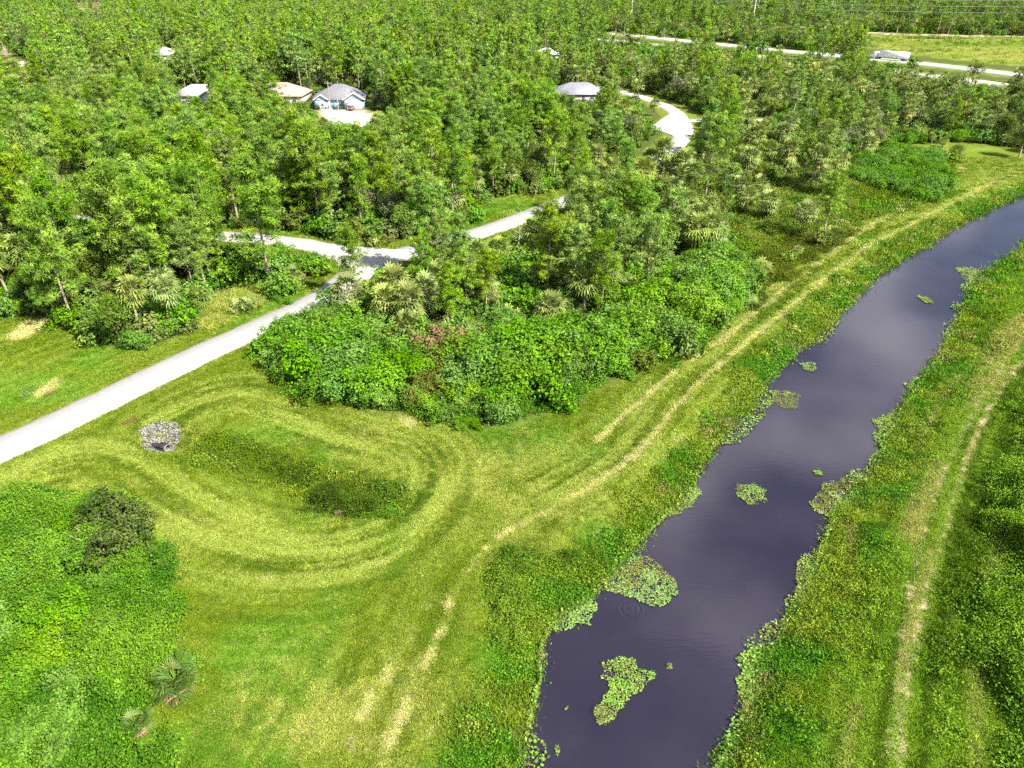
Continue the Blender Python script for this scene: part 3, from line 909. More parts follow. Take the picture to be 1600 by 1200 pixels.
def oak_proto(seed, low=False, open_=0.0):
    """broad tree about 9 m tall: forked trunk, lumpy crown of leaf sprays"""
    r = np.random.default_rng(seed)
    tr, cr = MB(), MB()
    rad = 3.3
    tr.tube([(0, 0, -0.3), (0.1, 0.05, 1.6), (0.05, 0.2, 3.2)], [0.30, 0.22, 0.18], 6)
    for q in range(7):
        az = q * 0.9 + r.random() * 0.5
        el = 0.6 + 0.5 * r.random()
        d = np.array([math.cos(az) * math.cos(el), math.sin(az) * math.cos(el), math.sin(el)])
        p0 = np.array([0.06, 0.12, 2.2 + 0.15 * q])
        p1, p2 = p0 + d * 1.6, p0 + d * 3.6 + np.array([0, 0, 0.3])
        tr.tube([p0, p1, p2], [0.12, 0.08, 0.03], 5, cap=False)
    n_ = 130 if low else 330
    c, k, od = clump_cloud(r, n_, rad * 1.1, 0.78, 15)
    c = c + np.array([0, 0, 5.4])
    m_ = 8 if low else 13
    pc = np.repeat(c, m_, 0) + r.normal(0, 0.30, (n_ * m_, 3))
    lt = 0.2 + 0.5 * r.random(15)
    t = np.clip(np.repeat(lt[k], m_) + r.normal(0, 0.2, n_ * m_), 0, 1)
    leaves(cr, pc, 0.44 if low else 0.32, r, 0, t, 0.35, 0.6, np.repeat(od, m_, 0), 1.5)
    return tr, cr

def bush_proto(seed, low=False, leaf=0.18, rad=1.9, hgt=2.4, n=None):
    """rounded thicket bush: stems from the base and sprays of leaves"""
    r = np.random.default_rng(seed)
    tr, cr = MB(), MB()
    for q in range(6):
        az = q * 1.05 + r.random()
        e = np.array([math.cos(az) * rad * 0.55, math.sin(az) * rad * 0.55, hgt * 0.75])
        tr.tube([(0.1 * math.cos(az), 0.1 * math.sin(az), -0.2), e * 0.5 + np.array([0, 0, 0.2]), e], [0.05, 0.035, 0.015], 4, cap=False)
    n_ = n or (90 if low else 260)
    lumps = 12
    ctr = np.column_stack([r.normal(0, rad * 0.42, lumps), r.normal(0, rad * 0.42, lumps), hgt * (0.25 + 0.42 * r.random(lumps))])
    k = r.integers(0, lumps, n_)
    d = unit(r.normal(size=(n_, 3)) + np.array([0, 0, 0.35]))
    c = ctr[k] + d * (rad * (0.30 + 0.22 * r.random(n_)))[:, None]
    c[:, 2] = np.maximum(c[:, 2], 0.12)
    m_ = 11 if low else 21
    pc = np.repeat(c, m_, 0) + r.normal(0, 0.17, (n_ * m_, 3))
    pc[:, 2] = np.maximum(pc[:, 2], 0.05)
    lt = 0.25 + 0.4 * r.random(lumps)
    t = np.clip(np.repeat(lt[k], m_) + np.repeat(r.normal(0, 0.12, n_), m_) + r.normal(0, 0.14, n_ * m_), 0, 1)
    leaves(cr, pc, leaf * (1.5 if low else 1), r, 0, t, 0.5, 0.62, np.repeat(d, m_, 0), 1.4)
    return tr, cr

def snag_proto(seed, h=11):
    r = np.random.default_rng(seed)
    tr = MB()
    zs = np.linspace(-0.3, h, 7)
    path = np.column_stack([r.normal(0, 0.12, 7), r.normal(0, 0.12, 7), zs])
    tr.tube(path, np.linspace(0.17, 0.03, 7), 6)
    br = MB()
    for q in range(16):
        z = h * (0.4 + 0.57 * r.random()); az = r.random() * 6.28; L = 0.6 + 1.8 * r.random()
        p0 = np.array([0, 0, z]); d = np.array([math.cos(az), math.sin(az), 0.25 + 0.5 * r.random()])
        p1 = p0 + d * L * 0.5; p2 = p0 + d * L + np.array([0, 0, -0.15 * L])
        br.tube([p0, p1, p2], [0.05, 0.03, 0.012], 4, cap=False)
        br.tube([p1, p1 + np.array([d[1], -d[0], 0.5]) * L * 0.4], [0.025, 0.008], 3, cap=False)
    return tr, br

def merged(parts, name):
    """one mesh of several builders with one material each (for the uncounted mass)"""
    mb = MB()
    mats = []
    for i, (b, mt) in enumerate(parts):
        off = mb.n
        for v, f, t in zip(b.v, b.f, b.t):
            pass
        for f in b.f: mb.f.append(f + off)
        mb.v += b.v; mb.t += b.t
        mb.m += [np.full(len(f), i, np.int32) for f in b.f]
        mb.n += b.n
        mats.append(mt)
    return mb.mesh(name, mats)

PROTO = {'pine': [], 'palm': [], 'oak': [], 'bush': [], 'vine': [], 'silver': []}
for s in range(7):
    tr, cr = pine_proto(100 + s, 0.9 + 0.07 * (s % 4), 0.22 + 0.05 * (s % 4))
    PROTO['pine'].append([('trunk', tr.mesh('pine_trunk', M['bark'], True)), ('crown', cr.mesh('pine_crown', M['pine']))])
PALM_H = [0.9, 2.0, 3.0, 4.0, 5.0, 6.2]
for s in range(6):
    tr, cr, de = palm_proto(200 + s, False, PALM_H[s])
    PROTO['palm'].append([('trunk', tr.mesh('palm_trunk', M['palm_bark'], True)), ('crown', cr.mesh('palm_crown', M['palm'])), ('dead_fronds', de.mesh('palm_dead', M['palm_dead']))])
for s in range(4):
    tr, cr = oak_proto(300 + s)
    PROTO['oak'].append([('trunk', tr.mesh('oak_trunk', M['bark'], True)), ('crown', cr.mesh('oak_crown', M['oak']))])
    cr2 = cr.mesh('silver_crown', M['silver'])
    PROTO['silver'].append([('trunk', PROTO['oak'][-1][0][1]), ('crown', cr2)])
for s in range(5):
    tr, cr = bush_proto(400 + s)
    tm = tr.mesh('bush_stems', M['bark'])
    PROTO['bush'].append([('stems', tm), ('foliage', cr.mesh('bush_leaves', M['bush']))])
    PROTO['vine'].append([('stems', tm), ('foliage', cr.mesh('vine_leaves', M['vine']))])

# ------------------------------------------------------------------ geometry-node instancer for masses nobody could count
def make_collection(name, meshes):
    c = bpy.data.collections.new(name)
    for i, me in enumerate(meshes):
        o = bpy.data.objects.new('%s_%02d' % (name, i), me)
        c.objects.link(o)
    return c

def instancer(name, pts, rot, scl, idx, coll, label, cat, col=None, parent=None):
    me = bpy.data.meshes.new(name)
    n_ = len(pts)
    me.vertices.add(n_)
    me.vertices.foreach_set('co', np.asarray(pts, np.float32).ravel())
    def put(nm, typ, key, val):
        a_ = me.attributes.new(nm, typ, 'POINT')
        a_.data.foreach_set(key, np.ascontiguousarray(val).ravel())
    put('rot', 'FLOAT_VECTOR', 'vector', np.asarray(rot, np.float32))
    put('scl', 'FLOAT_VECTOR', 'vector', np.asarray(scl, np.float32))
    put('idx', 'INT', 'value', np.asarray(idx, np.int32))
    if col is not None:
        put('col', 'FLOAT_COLOR', 'color', np.asarray(col, np.float32))
    o = link(name, me, parent)
    ng = bpy.data.node_groups.new(name, 'GeometryNodeTree')
    ng.interface.new_socket('Geometry', in_out='INPUT', socket_type='NodeSocketGeometry')
    ng.interface.new_socket('Geometry', in_out='OUTPUT', socket_type='NodeSocketGeometry')
    n, l = ng.nodes, ng.links
    gi, go = n.new('NodeGroupInput'), n.new('NodeGroupOutput')
    ci = n.new('GeometryNodeCollectionInfo')
    ci.inputs['Collection'].default_value = coll
    ci.inputs['Separate Children'].default_value = True
    ci.inputs['Reset Children'].default_value = True
    ip = n.new('GeometryNodeInstanceOnPoints')
    ip.inputs['Pick Instance'].default_value = True
    def na(nm, typ):
        a_ = n.new('GeometryNodeInputNamedAttribute')
        a_.data_type = typ
        a_.inputs['Name'].default_value = nm
        return a_.outputs['Attribute']
    e2r = n.new('FunctionNodeEulerToRotation')
    l.new(na('rot', 'FLOAT_VECTOR'), e2r.inputs[0])
    l.new(gi.outputs[0], ip.inputs['Points'])
    l.new(ci.outputs[0], ip.inputs['Instance'])
    l.new(na('idx', 'INT'), ip.inputs['Instance Index'])
    l.new(e2r.outputs[0], ip.inputs['Rotation'])
    l.new(na('scl', 'FLOAT_VECTOR'), ip.inputs['Scale'])
    l.new(ip.outputs[0], go.inputs[0])
    md = o.modifiers.new('scatter', 'NODES')
    md.node_group = ng
    return tag(o, label, cat, kind='stuff')

# ------------------------------------------------------------------ planting
def poly_points(poly, step, jitter=0.45):
    x0, y0 = poly.min(0); x1, y1 = poly.max(0)
    X, Y = np.meshgrid(np.arange(x0, x1, step), np.arange(y0, y1, step))
    X = X + rng.uniform(-jitter, jitter, X.shape) * step
    Y = Y + rng.uniform(-jitter, jitter, Y.shape) * step
    X, Y = X.ravel(), Y.ravel()
    k = inpoly(X, Y, poly)
    return X[k], Y[k]

def in_view(x, y, h=8.0, pad=60):
    a_, b_ = to_px(x, y, np.zeros_like(x))
    c_, d_ = to_px(x, y, np.full_like(x, h))
    return (np.maximum(a_, c_) > -pad) & (np.minimum(a_, c_) < 1600 + pad) & (np.minimum(b_, d_) < 1200 + pad) & (np.maximum(b_, d_) > -40) & (y > 5)

PLANTS = []            # kind, x, y, scale, fixed label or None
def put_px(kind, lst):
    for t in lst:
        x, y = at(t[0], t[1])
        PLANTS.append([kind, x, y, t[2], t[3] if len(t) > 3 else None])

# plants one can pick out in the photograph
put_px('pine', [(425, 452, 1.25, 'tallest pine beside the side road just before the junction'), (446, 436, 1.0), (272, 470, 1.1), (222, 478, 1.15), (118, 462, 1.15), (330, 440, 1.05), (160, 430, 1.1), (60, 440, 1.1), (20, 400, 1.1), (380, 420, .95), (90, 385, 1.1), (150, 398, 1.1), (205, 425, 1.05), (255, 440, 1.0), (300, 418, 1.0), (345, 448, .9), (190, 372, 1.05), (40, 372, 1.1), (285, 392, 1.0), (660, 470, .55), (640, 462, .5), (745, 462, .7), (780, 446, .75), (720, 440, .6), (865, 430, .85), (905, 410, .85), (960, 405, .85),
    (553, 466, .62, 'small slender pine standing at the road corner of the junction'), (690, 398, .48, 'short round-topped pine at the far verge past the junction'), (640, 442, .62), (612, 448, .55), (800, 402, .72), (770, 392, .6),
    (855, 472, .95, 'pine with long bare pale trunk above the green thicket'), (880, 455, .85), (960, 470, .85), (1000, 430, .9), (920, 430, .9), (830, 500, .8), (790, 480, .75), (760, 500, .6), (940, 500, .7), (1010, 470, .7), (700, 520, .55), (730, 500, .6), (815, 452, .85), (900, 480, .8), (1040, 410, .8), (980, 400, .85), (880, 400, .75), (840, 420, .8), (945, 440, .8),
    (1275, 300, .8, 'solitary pine rising among palms in the weedy clearing'), (1300, 290, .6), (1250, 292, .6), (1448, 168, .72), (1505, 196, .72), (1562, 214, .85), (1590, 190, .8), (1130, 260, .9), (1160, 250, .8), (1100, 262, .8), (990, 205, 1.0), (960, 232, 1.0), (1010, 230, .9)])
put_px('palm', [(1060, 398, .85), (1082, 408, .8), (1102, 404, .85), (1118, 396, .75), (1090, 384, .95), (1072, 380, .95), (1048, 384, .8), (1040, 370, .8),
    (1256, 356, .42, 'squat palm with round head alone on the weedy slope above the bank'), (1196, 348, .72, 'palm with visible trunk among tall reeds near the canal bank'), (1163, 338, .7), (1182, 322, .6), (1150, 318, .6), (1352, 250, .75), (1345, 228, .6), (1472, 230, .62), (1392, 222, .6), (1455, 226, .5), (1262, 306, .95), (1282, 312, .9), (1302, 296, .8),
    (606, 512, .72), (642, 520, .7), (722, 478, .95), (700, 490, .8), (756, 486, .62), (620, 490, .6), (668, 500, .6), (680, 470, .7), (590, 495, .5),
    (1000, 318, .8), (1030, 322, .75), (1010, 300, .8), (1055, 310, .7), (1080, 320, .7), (980, 300, .75), (955, 290, .7), (940, 300, .7), (675, 312, .9), (700, 320, .8), (832, 268, .9), (852, 282, .8), (742, 318, .8), (660, 330, .6), (725, 345, .5), (580, 372, .42), (606, 368, .45), (560, 370, .35), (640, 362, .4), (520, 372, .35), (455, 452, .42), (300, 500, .36), (310, 484, .4), (470, 446, .35),
    (870, 146, .8), (885, 144, .9), (900, 142, .9), (915, 140, .9), (925, 146, .8), (860, 152, .7)])
put_px('silver', [(105, 492, .78, 'grey-green bushy oak at the wood edge beside the mown clearing'), (1078, 250, .9), (1105, 258, .95, 'pale grey-green oak beside the bend of the curved road'), (770, 492, .45), (1308, 240, .7), (1365, 236, .7), (1330, 232, .7), (280, 130, 1.1)])
put_px('oak', [(1232, 262, .85, 'dark dense oak shading the track below the curved road'), (1205, 255, .7), (1592, 246, 1.0, 'dark spreading oak shading the grass at the canal bend'), (1625, 240, .9), (1120, 180, .9), (770, 300, .95), (800, 296, .9), (740, 290, .8), (545, 512, .45), (515, 520, .4), (240, 470, .6), (180, 500, .5), (480, 540, .36), (1380, 245, .6), (1490, 250, .5), (990, 150, .9), (950, 152, .8), (1712, 912, 0.95), (1830, 700, 1.0)])
# thicket in front of the wood, brambles in the near corners
T1 = W([(418, 562), (470, 606), (560, 634), (640, 647), (720, 656), (800, 656), (868, 628), (960, 588), (1060, 543), (1158, 482), (1172, 430), (1130, 400), (1080, 410), (1010, 470), (940, 520), (860, 530), (790, 520), (720, 560), (640, 560), (560, 530), (500, 500), (440, 520)])
for (x, y) in zip(*poly_points(T1, 2.55)):
    rv = vnoise(x, y, 7, 5)
    qx, qy = to_px(x, y, 0.0)
    if abs(qx - 684) < 40 and -25 < qy - 575 < 48: continue
    PLANTS.append(['vine' if rv > 0.58 else 'bush', x, y, (1.05 + 0.95 * rng.random()) * float(smooth(-0.5, 5.0, -sdpoly(np.array([x]), np.array([y]), T1))[0] * 0.5 + 0.62), None])
for (x, y) in zip(*poly_points(W([(1330, 285), (1352, 250), (1400, 236), (1465, 262), (1475, 296), (1440, 318), (1380, 306)]), 3.0)):
    PLANTS.append(['bush', x, y, 1.05 + 0.55 * rng.random(), None])
for (x, y) in zip(*poly_points(W([(1180, 200), (1240, 168), (1300, 175), (1290, 200), (1230, 215)]), 4.0)):
    PLANTS.append(['bush', x, y, 1.0 + 0.4 * rng.random(), None])
for (x, y) in zip(*poly_points(W([(150, 540), (170, 510), (235, 480), (300, 505), (270, 535), (220, 545)]), 2.6)):
    PLANTS.append(['bush', x, y, 0.7 + 0.4 * rng.random(), None])
for (x, y) in zip(*poly_points(W([(-60, 490), (-60, 440), (60, 450), (75, 490)]), 3.0)):
    PLANTS.append(['vine', x, y, 0.8 + 0.4 * rng.random(), None])
for (x, y) in zip(*poly_points(W([(-120, 830), (60, 800), (190, 830), (250, 960), (230, 1080), (150, 1180), (-120, 1260)]), 3.6)):
    PLANTS.append(['bush' if rng.random() < .6 else 'vine', x, y, 0.7 + 0.5 * rng.random(), None])
for (x, y) in zip(*poly_points(W([(1335, 240), (1420, 226), (1500, 222), (1610, 232), (1610, 205), (1480, 196), (1335, 206)]), 4.2)):
    PLANTS.append(['bush' if rng.random() < .55 else ('palm' if rng.random() < .5 else 'vine'), x, y, 0.5 + 0.9 * rng.random(), None])
for (x, y) in zip(*poly_points(W([(1105, 345), (1150, 300), (1215, 290), (1330, 275), (1320, 300), (1240, 315), (1150, 345), (1135, 420), (1110, 420)]), 4.4)):
    PLANTS.append(['bush' if rng.random() < .6 else 'vine', x, y, 0.35 + 0.5 * rng.random(), None])
put_px('bush', [(430, 470, .5), (452, 474, .5), (420, 462, .5), (720, 665, .55), (740, 668, .5), (1180, 470, .5)])

# woodland at random
def grid_pts(x0, x1, y0, y1, step):
    X, Y = np.meshgrid(np.arange(x0, x1, step), np.arange(y0, y1, step))
    X = (X + rng.uniform(-.48, .48, X.shape) * step).ravel()
    Y = (Y + rng.uniform(-.48, .48, Y.shape) * step).ravel()
    return X, Y
man = np.array([(p[1], p[2]) for p in PLANTS if p[0] in ('pine', 'oak', 'silver', 'palm')])
def woods(y0, y1, step, hw):
    X, Y = grid_pts(-hw, hw, y0, y1, step)
    k = in_view(X, Y, 14) & ~not_forest(X, Y)
    X, Y = X[k], Y[k]
    return X, Y
def clear_of_manual(X, Y, d):
    k = np.ones(len(X), bool)
    for mx, my in man:
        k &= np.hypot(X - mx, Y - my) > d
    return X[k], Y[k]
def choose(x, y):
    """species by patches: pine flatwoods, palm hammocks, oak groves"""
    pn, on = vnoise(x, y, 38, 81, 2), vnoise(x, y, 30, 92, 2)
    r_ = rng.random(len(x))
    right = smooth(22, 60, x) * smooth(125, 150, y) * smooth(330, 270, y)
    p_palm = 0.16 + 0.45 * smooth(0.48, 0.66, pn) + 0.22 * right
    p_oak = 0.16 + 0.35 * smooth(0.55, 0.75, on) + 0.22 * right
    fo = (y > 420) & (x > 150)
    p_oak = np.where(fo, 0.6, p_oak)
    for pz in PALMZONES:
        z_ = inpoly(x, y, pz)
        p_palm = np.where(z_, 0.56, p_palm); p_oak = np.where(z_, 0.28, p_oak)
    return np.where(r_ < p_palm, 'palm', np.where(r_ < p_palm + p_oak, 'oak', np.where(rng.random(len(x)) < 0.07, 'silver', 'pine')))
PALMZONES = [W(p) for p in ([(630, 312), (700, 285), (880, 248), (905, 300), (740, 348)], [(925, 345), (1110, 340), (1115, 268), (935, 268)], [(1030, 425), (1135, 415), (1135, 355), (1030, 355)], [(1085, 225), (1330, 240), (1620, 238), (1620, 138), (1420, 132), (1200, 128), (1125, 150)], [(850, 170), (860, 135), (945, 130), (950, 140), (930, 150)], [(560, 500), (700, 480), (760, 470), (760, 510), (640, 530)])]
X1, Y1 = woods(75, 330, 4.3, 330)
X1, Y1 = clear_of_manual(X1, Y1, 2.6)
k = (sdpoly(X1, Y1, T1) > 2.0) & ~inpoly(X1, Y1, YELLOW)
CLEARING = W([(1130, 330), (1200, 290), (1250, 270), (1340, 240), (1420, 225), (1490, 260), (1480, 310), (1330, 350), (1200, 430), (1165, 440), (1120, 400)])
GAP2 = W([(640, 345), (720, 352), (860, 312), (830, 300), (720, 330)])
k &= ~inpoly(X1, Y1, CLEARING) & ~inpoly(X1, Y1, GAP2)
front = sdpoly(X1, Y1, OPEN_NEAR) < 5
k &= ~(front & (rng.random(len(X1)) < 0.5))
X1, Y1 = X1[k], Y1[k]
K1 = choose(X1, Y1)
for x, y, kd in zip(X1, Y1, K1):
    s = {'pine': 0.58 + 0.45 * rng.random(), 'palm': 0.45 + 0.6 * rng.random(), 'oak': 0.5 + 0.45 * rng.random(), 'silver': 0.55 + 0.4 * rng.random()}[kd]
    if kd == 'pine' and x < -30 and y < 150: s *= 1.12
    if kd == 'pine' and inpoly(np.array([x]), np.array([y]), PALMZONES[3])[0]: s *= 0.75
    # keep the streets that the photograph shows between the crowns in sight
    hgt = {'pine': 16, 'palm': 7.5, 'oak': 8.5, 'silver': 8.5}[kd] * s
    qx, qy = to_px(x, y, hgt * 0.9)
    PLANTS.append([kd, x, y, s, None])
X2, Y2 = woods(330, 1500, 7.4, 1200)
k = rng.random(len(X2)) < np.clip(1.15 - (Y2 - 330) / 1800, 0.5, 1)
X2, Y2 = X2[k], Y2[k]
K2 = choose(X2, Y2)

# openings in the canopy that the photograph shows: no tall crown may stand in front of these spots
SEE = [(527, 150, 44, 20, 22), (455, 147, 22, 11, 14), (292, 150, 20, 10, 12), (905, 146, 32, 6, 10), (854, 86, 12, 6, 10), (254, 88, 12, 8, 12), (525, 182, 20, 6, 10), (575, 193, 28, 5, 8), (1048, 190, 30, 18, 20), (1030, 168, 28, 10, 12), (1060, 215, 14, 14, 10), (1035, 180, 12, 14, 10), (1035, 222, 20, 10, 10), (985, 148, 16, 6, 8), (1215, 187, 32, 5, 10), (580, 402, 46, 16, 20), (500, 386, 26, 8, 10), (775, 352, 40, 16, 16), (850, 328, 40, 14, 16), (400, 373, 50, 6, 8), (340, 372, 12, 6, 8), (112, 341, 22, 5, 6), (400, 374, 55, 6, 8), (1010, 60, 74, 8, 6), (1135, 72, 14, 7, 6), (1222, 84, 26, 9, 6), (1300, 92, 16, 8, 6), (1460, 112, 56, 13, 6), (1388, 88, 30, 12, 8), (1550, 124, 50, 12, 6), (1480, 72, 120, 16, 8), (960, 64, 20, 5, 5), (1180, 88, 14, 5, 5), (1040, 66, 40, 5, 5),
       (134, 12, 20, 8, 6), (20, 90, 24, 10, 8), (140, 103, 10, 4, 4)]
HGT = {'pine': 16, 'palm': 7.2, 'oak': 8.6, 'silver': 8.6, 'bush': 2.4, 'vine': 2.4}
RAD = {'pine': 3.0, 'palm': 1.7, 'oak': 3.2, 'silver': 3.2, 'bush': 1.8, 'vine': 1.8}
HPX = [(940, 52), (1085, 66), (1200, 78), (1290, 86), (1410, 97), (1480, 104.5), (1560, 114), (1640, 125)]
SEE += [(hx_, float(np.interp(hx_, [p[0] for p in HPX], [p[1] for p in HPX])) + 5, 19, 10, 5) for hx_ in (960, 1000, 1040, 1075, 1137, 1215, 1240, 1297, 1375, 1400, 1450, 1490, 1530, 1565)]
def blocks(kd, x, y, s):
    """a crown that would hide one of the openings"""
    zz = 0.0
    px_t, py_t = to_px(x, y, HGT[kd] * s)
    px_m, py_m = to_px(x, y, HGT[kd] * s * (0.18 if kd == 'pine' else 0.1))
    dist = math.hypot(y, H)
    rr = RAD[kd] * s * FPX / dist
    for (cx, cy, rx, ry, keep) in SEE:
        gx_, gy_ = at(cx, cy)
        if y > gy_ + 2: continue
        if abs(px_t - cx) < rx + rr * 0.75 and py_t < cy + ry and py_m > cy - ry:
            return True
    return False
NEVER = {id(p) for p in PLANTS if p[4]}
def keepit(p):
    if p[4]: return True
    if not blocks(p[0], p[1], p[2], p[3]): return True
    return False
kept = []
for p in PLANTS:
    if keepit(p):
        kept.append(p)
    elif p[0] == 'pine':
        # a younger pine or a palmetto stands there instead
        q = ['bush', p[1], p[2], 0.35 + 0.3 * rng.random(), None]
        if keepit(q): kept.append(q)
        elif rng.random() < 0.06: kept.append(p)
    elif rng.random() < 0.08:
        kept.append(p)
PLANTS = kept
k2 = np.array([not blocks(kd, x, y, 0.9) or rng.random() < 0.05 for kd, x, y in zip(K2, X2, Y2)])
X2, Y2, K2 = X2[k2], Y2[k2], K2[k2]

# ---- names, labels, individuals
NAMES = {'pine': ('pine_tree', 'pine tree'), 'palm': ('cabbage_palm', 'palm tree'), 'oak': ('oak_tree', 'oak tree'), 'silver': ('grey_oak_tree', 'oak tree'), 'bush': ('thicket_bush', 'bush'), 'vine': ('light_thicket_bush', 'bush')}
GROUPS = {'pine': 'pines of the woodland', 'palm': 'cabbage palms of the woodland', 'oak': 'dark oaks of the woodland', 'silver': 'grey-green oaks of the woodland', 'bush': 'bushes of the green thickets', 'vine': 'pale green bushes of the thickets'}
LOOK = {'pine': 'pine', 'palm': 'cabbage palm', 'oak': 'dark broadleaf tree', 'silver': 'grey-green tree', 'bush': 'bright green bush', 'vine': 'yellow-green bush'}
MARKS = [('the road junction', 575, 405), ('the blue house', 527, 160), ('the tan-roofed house', 432, 158), ('the solar-roofed house', 306, 160), ('the metal-roofed house', 905, 155), ('the bend of the curved road', 1060, 200), ('the end of the sandy track', 1260, 190), ('the rust-coloured bush', 680, 545), ('the straw-yellow grass patch', 380, 475), ('the stone-lined culvert', 250, 685), ('the white lorry', 1390, 95), ('the canal bend', 1560, 300), ('the squat palm', 1256, 356), ('the clump of palms', 1085, 395), ('the tip of the thicket', 430, 570), ('the bare dead tree', 545, 490), ('the mown clearing', 60, 560), ('the far verge of the road', 820, 330), ('the dark oak by the track', 1232, 262), ('the solitary pine', 1275, 300), ('the mown turning loop', 700, 690), ('the tan grass strip', 1190, 440), ('the rounded bush mass', 1400, 275), ('the oak at the canal bend', 1592, 246), ('the rust-coloured tree', 842, 165), ('the side road gap', 115, 338), ('the pale road between crowns', 400, 373), ('the tree shadow on the road', 480, 484), ('the motorway gap', 1480, 120), ('the pale lone trunk', 855, 472), ('the sandy lot', 590, 198), ('the grass corner', 500, 410), ('the white house', 855, 96), ('the large fan palm', 278, 1072), ('the dark olive bush', 160, 862)]
MXY = np.array([at(a_, b_) for _, a_, b_ in MARKS])
ORD = ['nearest', 'second nearest', 'third nearest', 'fourth nearest', 'fifth nearest', 'sixth nearest', 'seventh nearest', 'eighth nearest', 'ninth nearest', 'tenth nearest', 'eleventh nearest', 'twelfth nearest', 'thirteenth nearest', 'fourteenth nearest', 'fifteenth nearest'] + ['%dth nearest' % i for i in range(16, 120)]
def label_all(items):
    slots = {}
    for it in items:
        x, y = it[1], it[2]
        d = np.hypot(MXY[:, 0] - x, MXY[:, 1] - y)
        m_ = int(np.argmin(d))
        dx, dy = x - MXY[m_, 0], y - MXY[m_, 1]
        sec = ('behind' if dy > 0 else 'in front of') if abs(dy) > abs(dx) else ('on the canal side of' if dx > 0 else 'on the houses side of')
        slots.setdefault((it[0], m_, sec), []).append((d[m_], it))
    for (kd, m_, sec), l_ in slots.items():
        l_.sort(key=lambda t: t[0])
        for i, (_, it) in enumerate(l_):
            if it[4] is None:
                it[4] = '%s %s to %s, %s it' % (ORD[i], LOOK[kd], MARKS[m_][0], sec.replace(' of', ' of')) if len(l_) > 1 else 'lone %s %s %s' % (LOOK[kd], sec, MARKS[m_][0])
                if len(l_) > 1:
                    it[4] = '%s %s %s %s' % (ORD[i], LOOK[kd], sec, MARKS[m_][0])

def stand(kd, x, y, s, lab, proto=None, name=None, cat=None, rz=None, sz=None, group=None):
    z = float(gz(np.array([x]), np.array([y]))[0]) - 0.05
    pick = int(rng.integers(len(PROTO[kd])))
    if kd == 'palm':                  # the size asked for is the trunk's height, heads differ little
        pick = int(np.argmin(np.abs(np.array(PALM_H) - 6.0 * s)))
        s = 1.0 + 0.28 * rng.random()
    e = empty(name or NAMES[kd][0], (x, y, z), rng.random() * 6.283 if rz is None else rz)
    wd = 1.1 if kd == 'pine' else 1.0
    e.scale = (s * wd, s * wd, s * (sz or (0.92 + 0.22 * rng.random())))
    tag(e, lab, cat or NAMES[kd][1], group or GROUPS.get(kd))
    for nm, me in (proto or PROTO[kd][pick]):
        link(nm, me, e)
    return e

MASS = {k_: [] for k_ in PROTO}
LIMIT = {'pine': 300, 'palm': 240, 'oak': 150, 'silver': 60, 'bush': 230, 'vine': 120}
for kd in PROTO:
    its = [p for p in PLANTS if p[0] == kd]
    arr = np.array([(p[1], p[2]) for p in its]).reshape(-1, 2)
    vis = in_view(arr[:, 0], arr[:, 1], HGT[kd] * 0.8, -4)
    size = np.array([p[3] * HGT[kd] for p in its]) / np.hypot(arr[:, 1], H)
    size = np.where(vis, size, 0) + np.array([100.0 if p[4] else 0 for p in its])
    order = np.argsort(-size)
    pick = [its[i] for i in order[:LIMIT[kd]] if size[i] > 0]
    rest = [its[i] for i in order[:LIMIT[kd]] if size[i] <= 0] + [its[i] for i in order[LIMIT[kd]:]]
    label_all(pick)
    for p in pick:
        stand(*p)
    MASS[kd] += [(p[1], p[2], p[3], 1) for p in rest]
for kd in ('pine', 'palm', 'oak', 'silver'):
    k = K2 == kd
    MASS[kd] += [(x, y, 0.6 + 0.45 * rng.random() if kd != 'pine' else 0.7 + 0.35 * rng.random(), 0) for x, y in zip(X2[k], Y2[k])]

def mass(kd, name, label, cat, high, low):
    a_ = np.array(MASS[kd])
    if not len(a_): return
    nh, nl = len(high), len(low)
    coll = make_collection(name + '_kinds', high + low)
    far = (a_[:, 1] > 260)
    idx = np.where(far, nh + rng.integers(0, nl, len(a_)), rng.integers(0, nh, len(a_)))
    z = np.where(far, -0.05, gz(a_[:, 0], a_[:, 1]) - 0.05)
    rot = np.column_stack([rng.normal(0, 0.03, len(a_)), rng.normal(0, 0.03, len(a_)), rng.random(len(a_)) * 6.283])
    a_[:, 2] *= np.where(far, 1.25, 1.0)
    sc_ = np.column_stack([a_[:, 2] * (0.9 + 0.25 * rng.random(len(a_))), a_[:, 2] * (0.9 + 0.25 * rng.random(len(a_))), a_[:, 2] * (0.85 + 0.3 * rng.random(len(a_)))])
    instancer(name, np.column_stack([a_[:, 0], a_[:, 1], z]), rot, sc_, idx, coll, label, cat)

hp = [merged([(t_, M['bark']), (c_, M['pine'])], 'pine_mass') for t_, c_ in [pine_proto(100 + s, 0.95, 0.30) for s in range(4)]]
lp = [merged([(t_, M['bark']), (c_, M['pine'])], 'pine_mass_far') for t_, c_ in [pine_proto(150 + s, 1.0, 0.28, True) for s in range(4)]]
mass('pine', 'pine_forest', 'pine forest reaching to the skyline behind the counted pines', 'forest', hp, lp)
hp = [merged([(t_, M['palm_bark']), (c_, M['palm']), (d_, M['palm_dead'])], 'palm_mass') for t_, c_, d_ in [palm_proto(200 + s, False, 3.0 + s) for s in range(3)]]
lp = [merged([(t_, M['palm_bark']), (c_, M['palm']), (d_, M['palm_dead'])], 'palm_mass_far') for t_, c_, d_ in [palm_proto(250 + s, True, 5.0 + s) for s in range(3)]]
mass('palm', 'palm_forest', 'distant mass of cabbage palms mixed through the woods', 'forest', hp, lp)
ho = [oak_proto(300 + s) for s in range(3)]
lo = [oak_proto(350 + s, True) for s in range(3)]
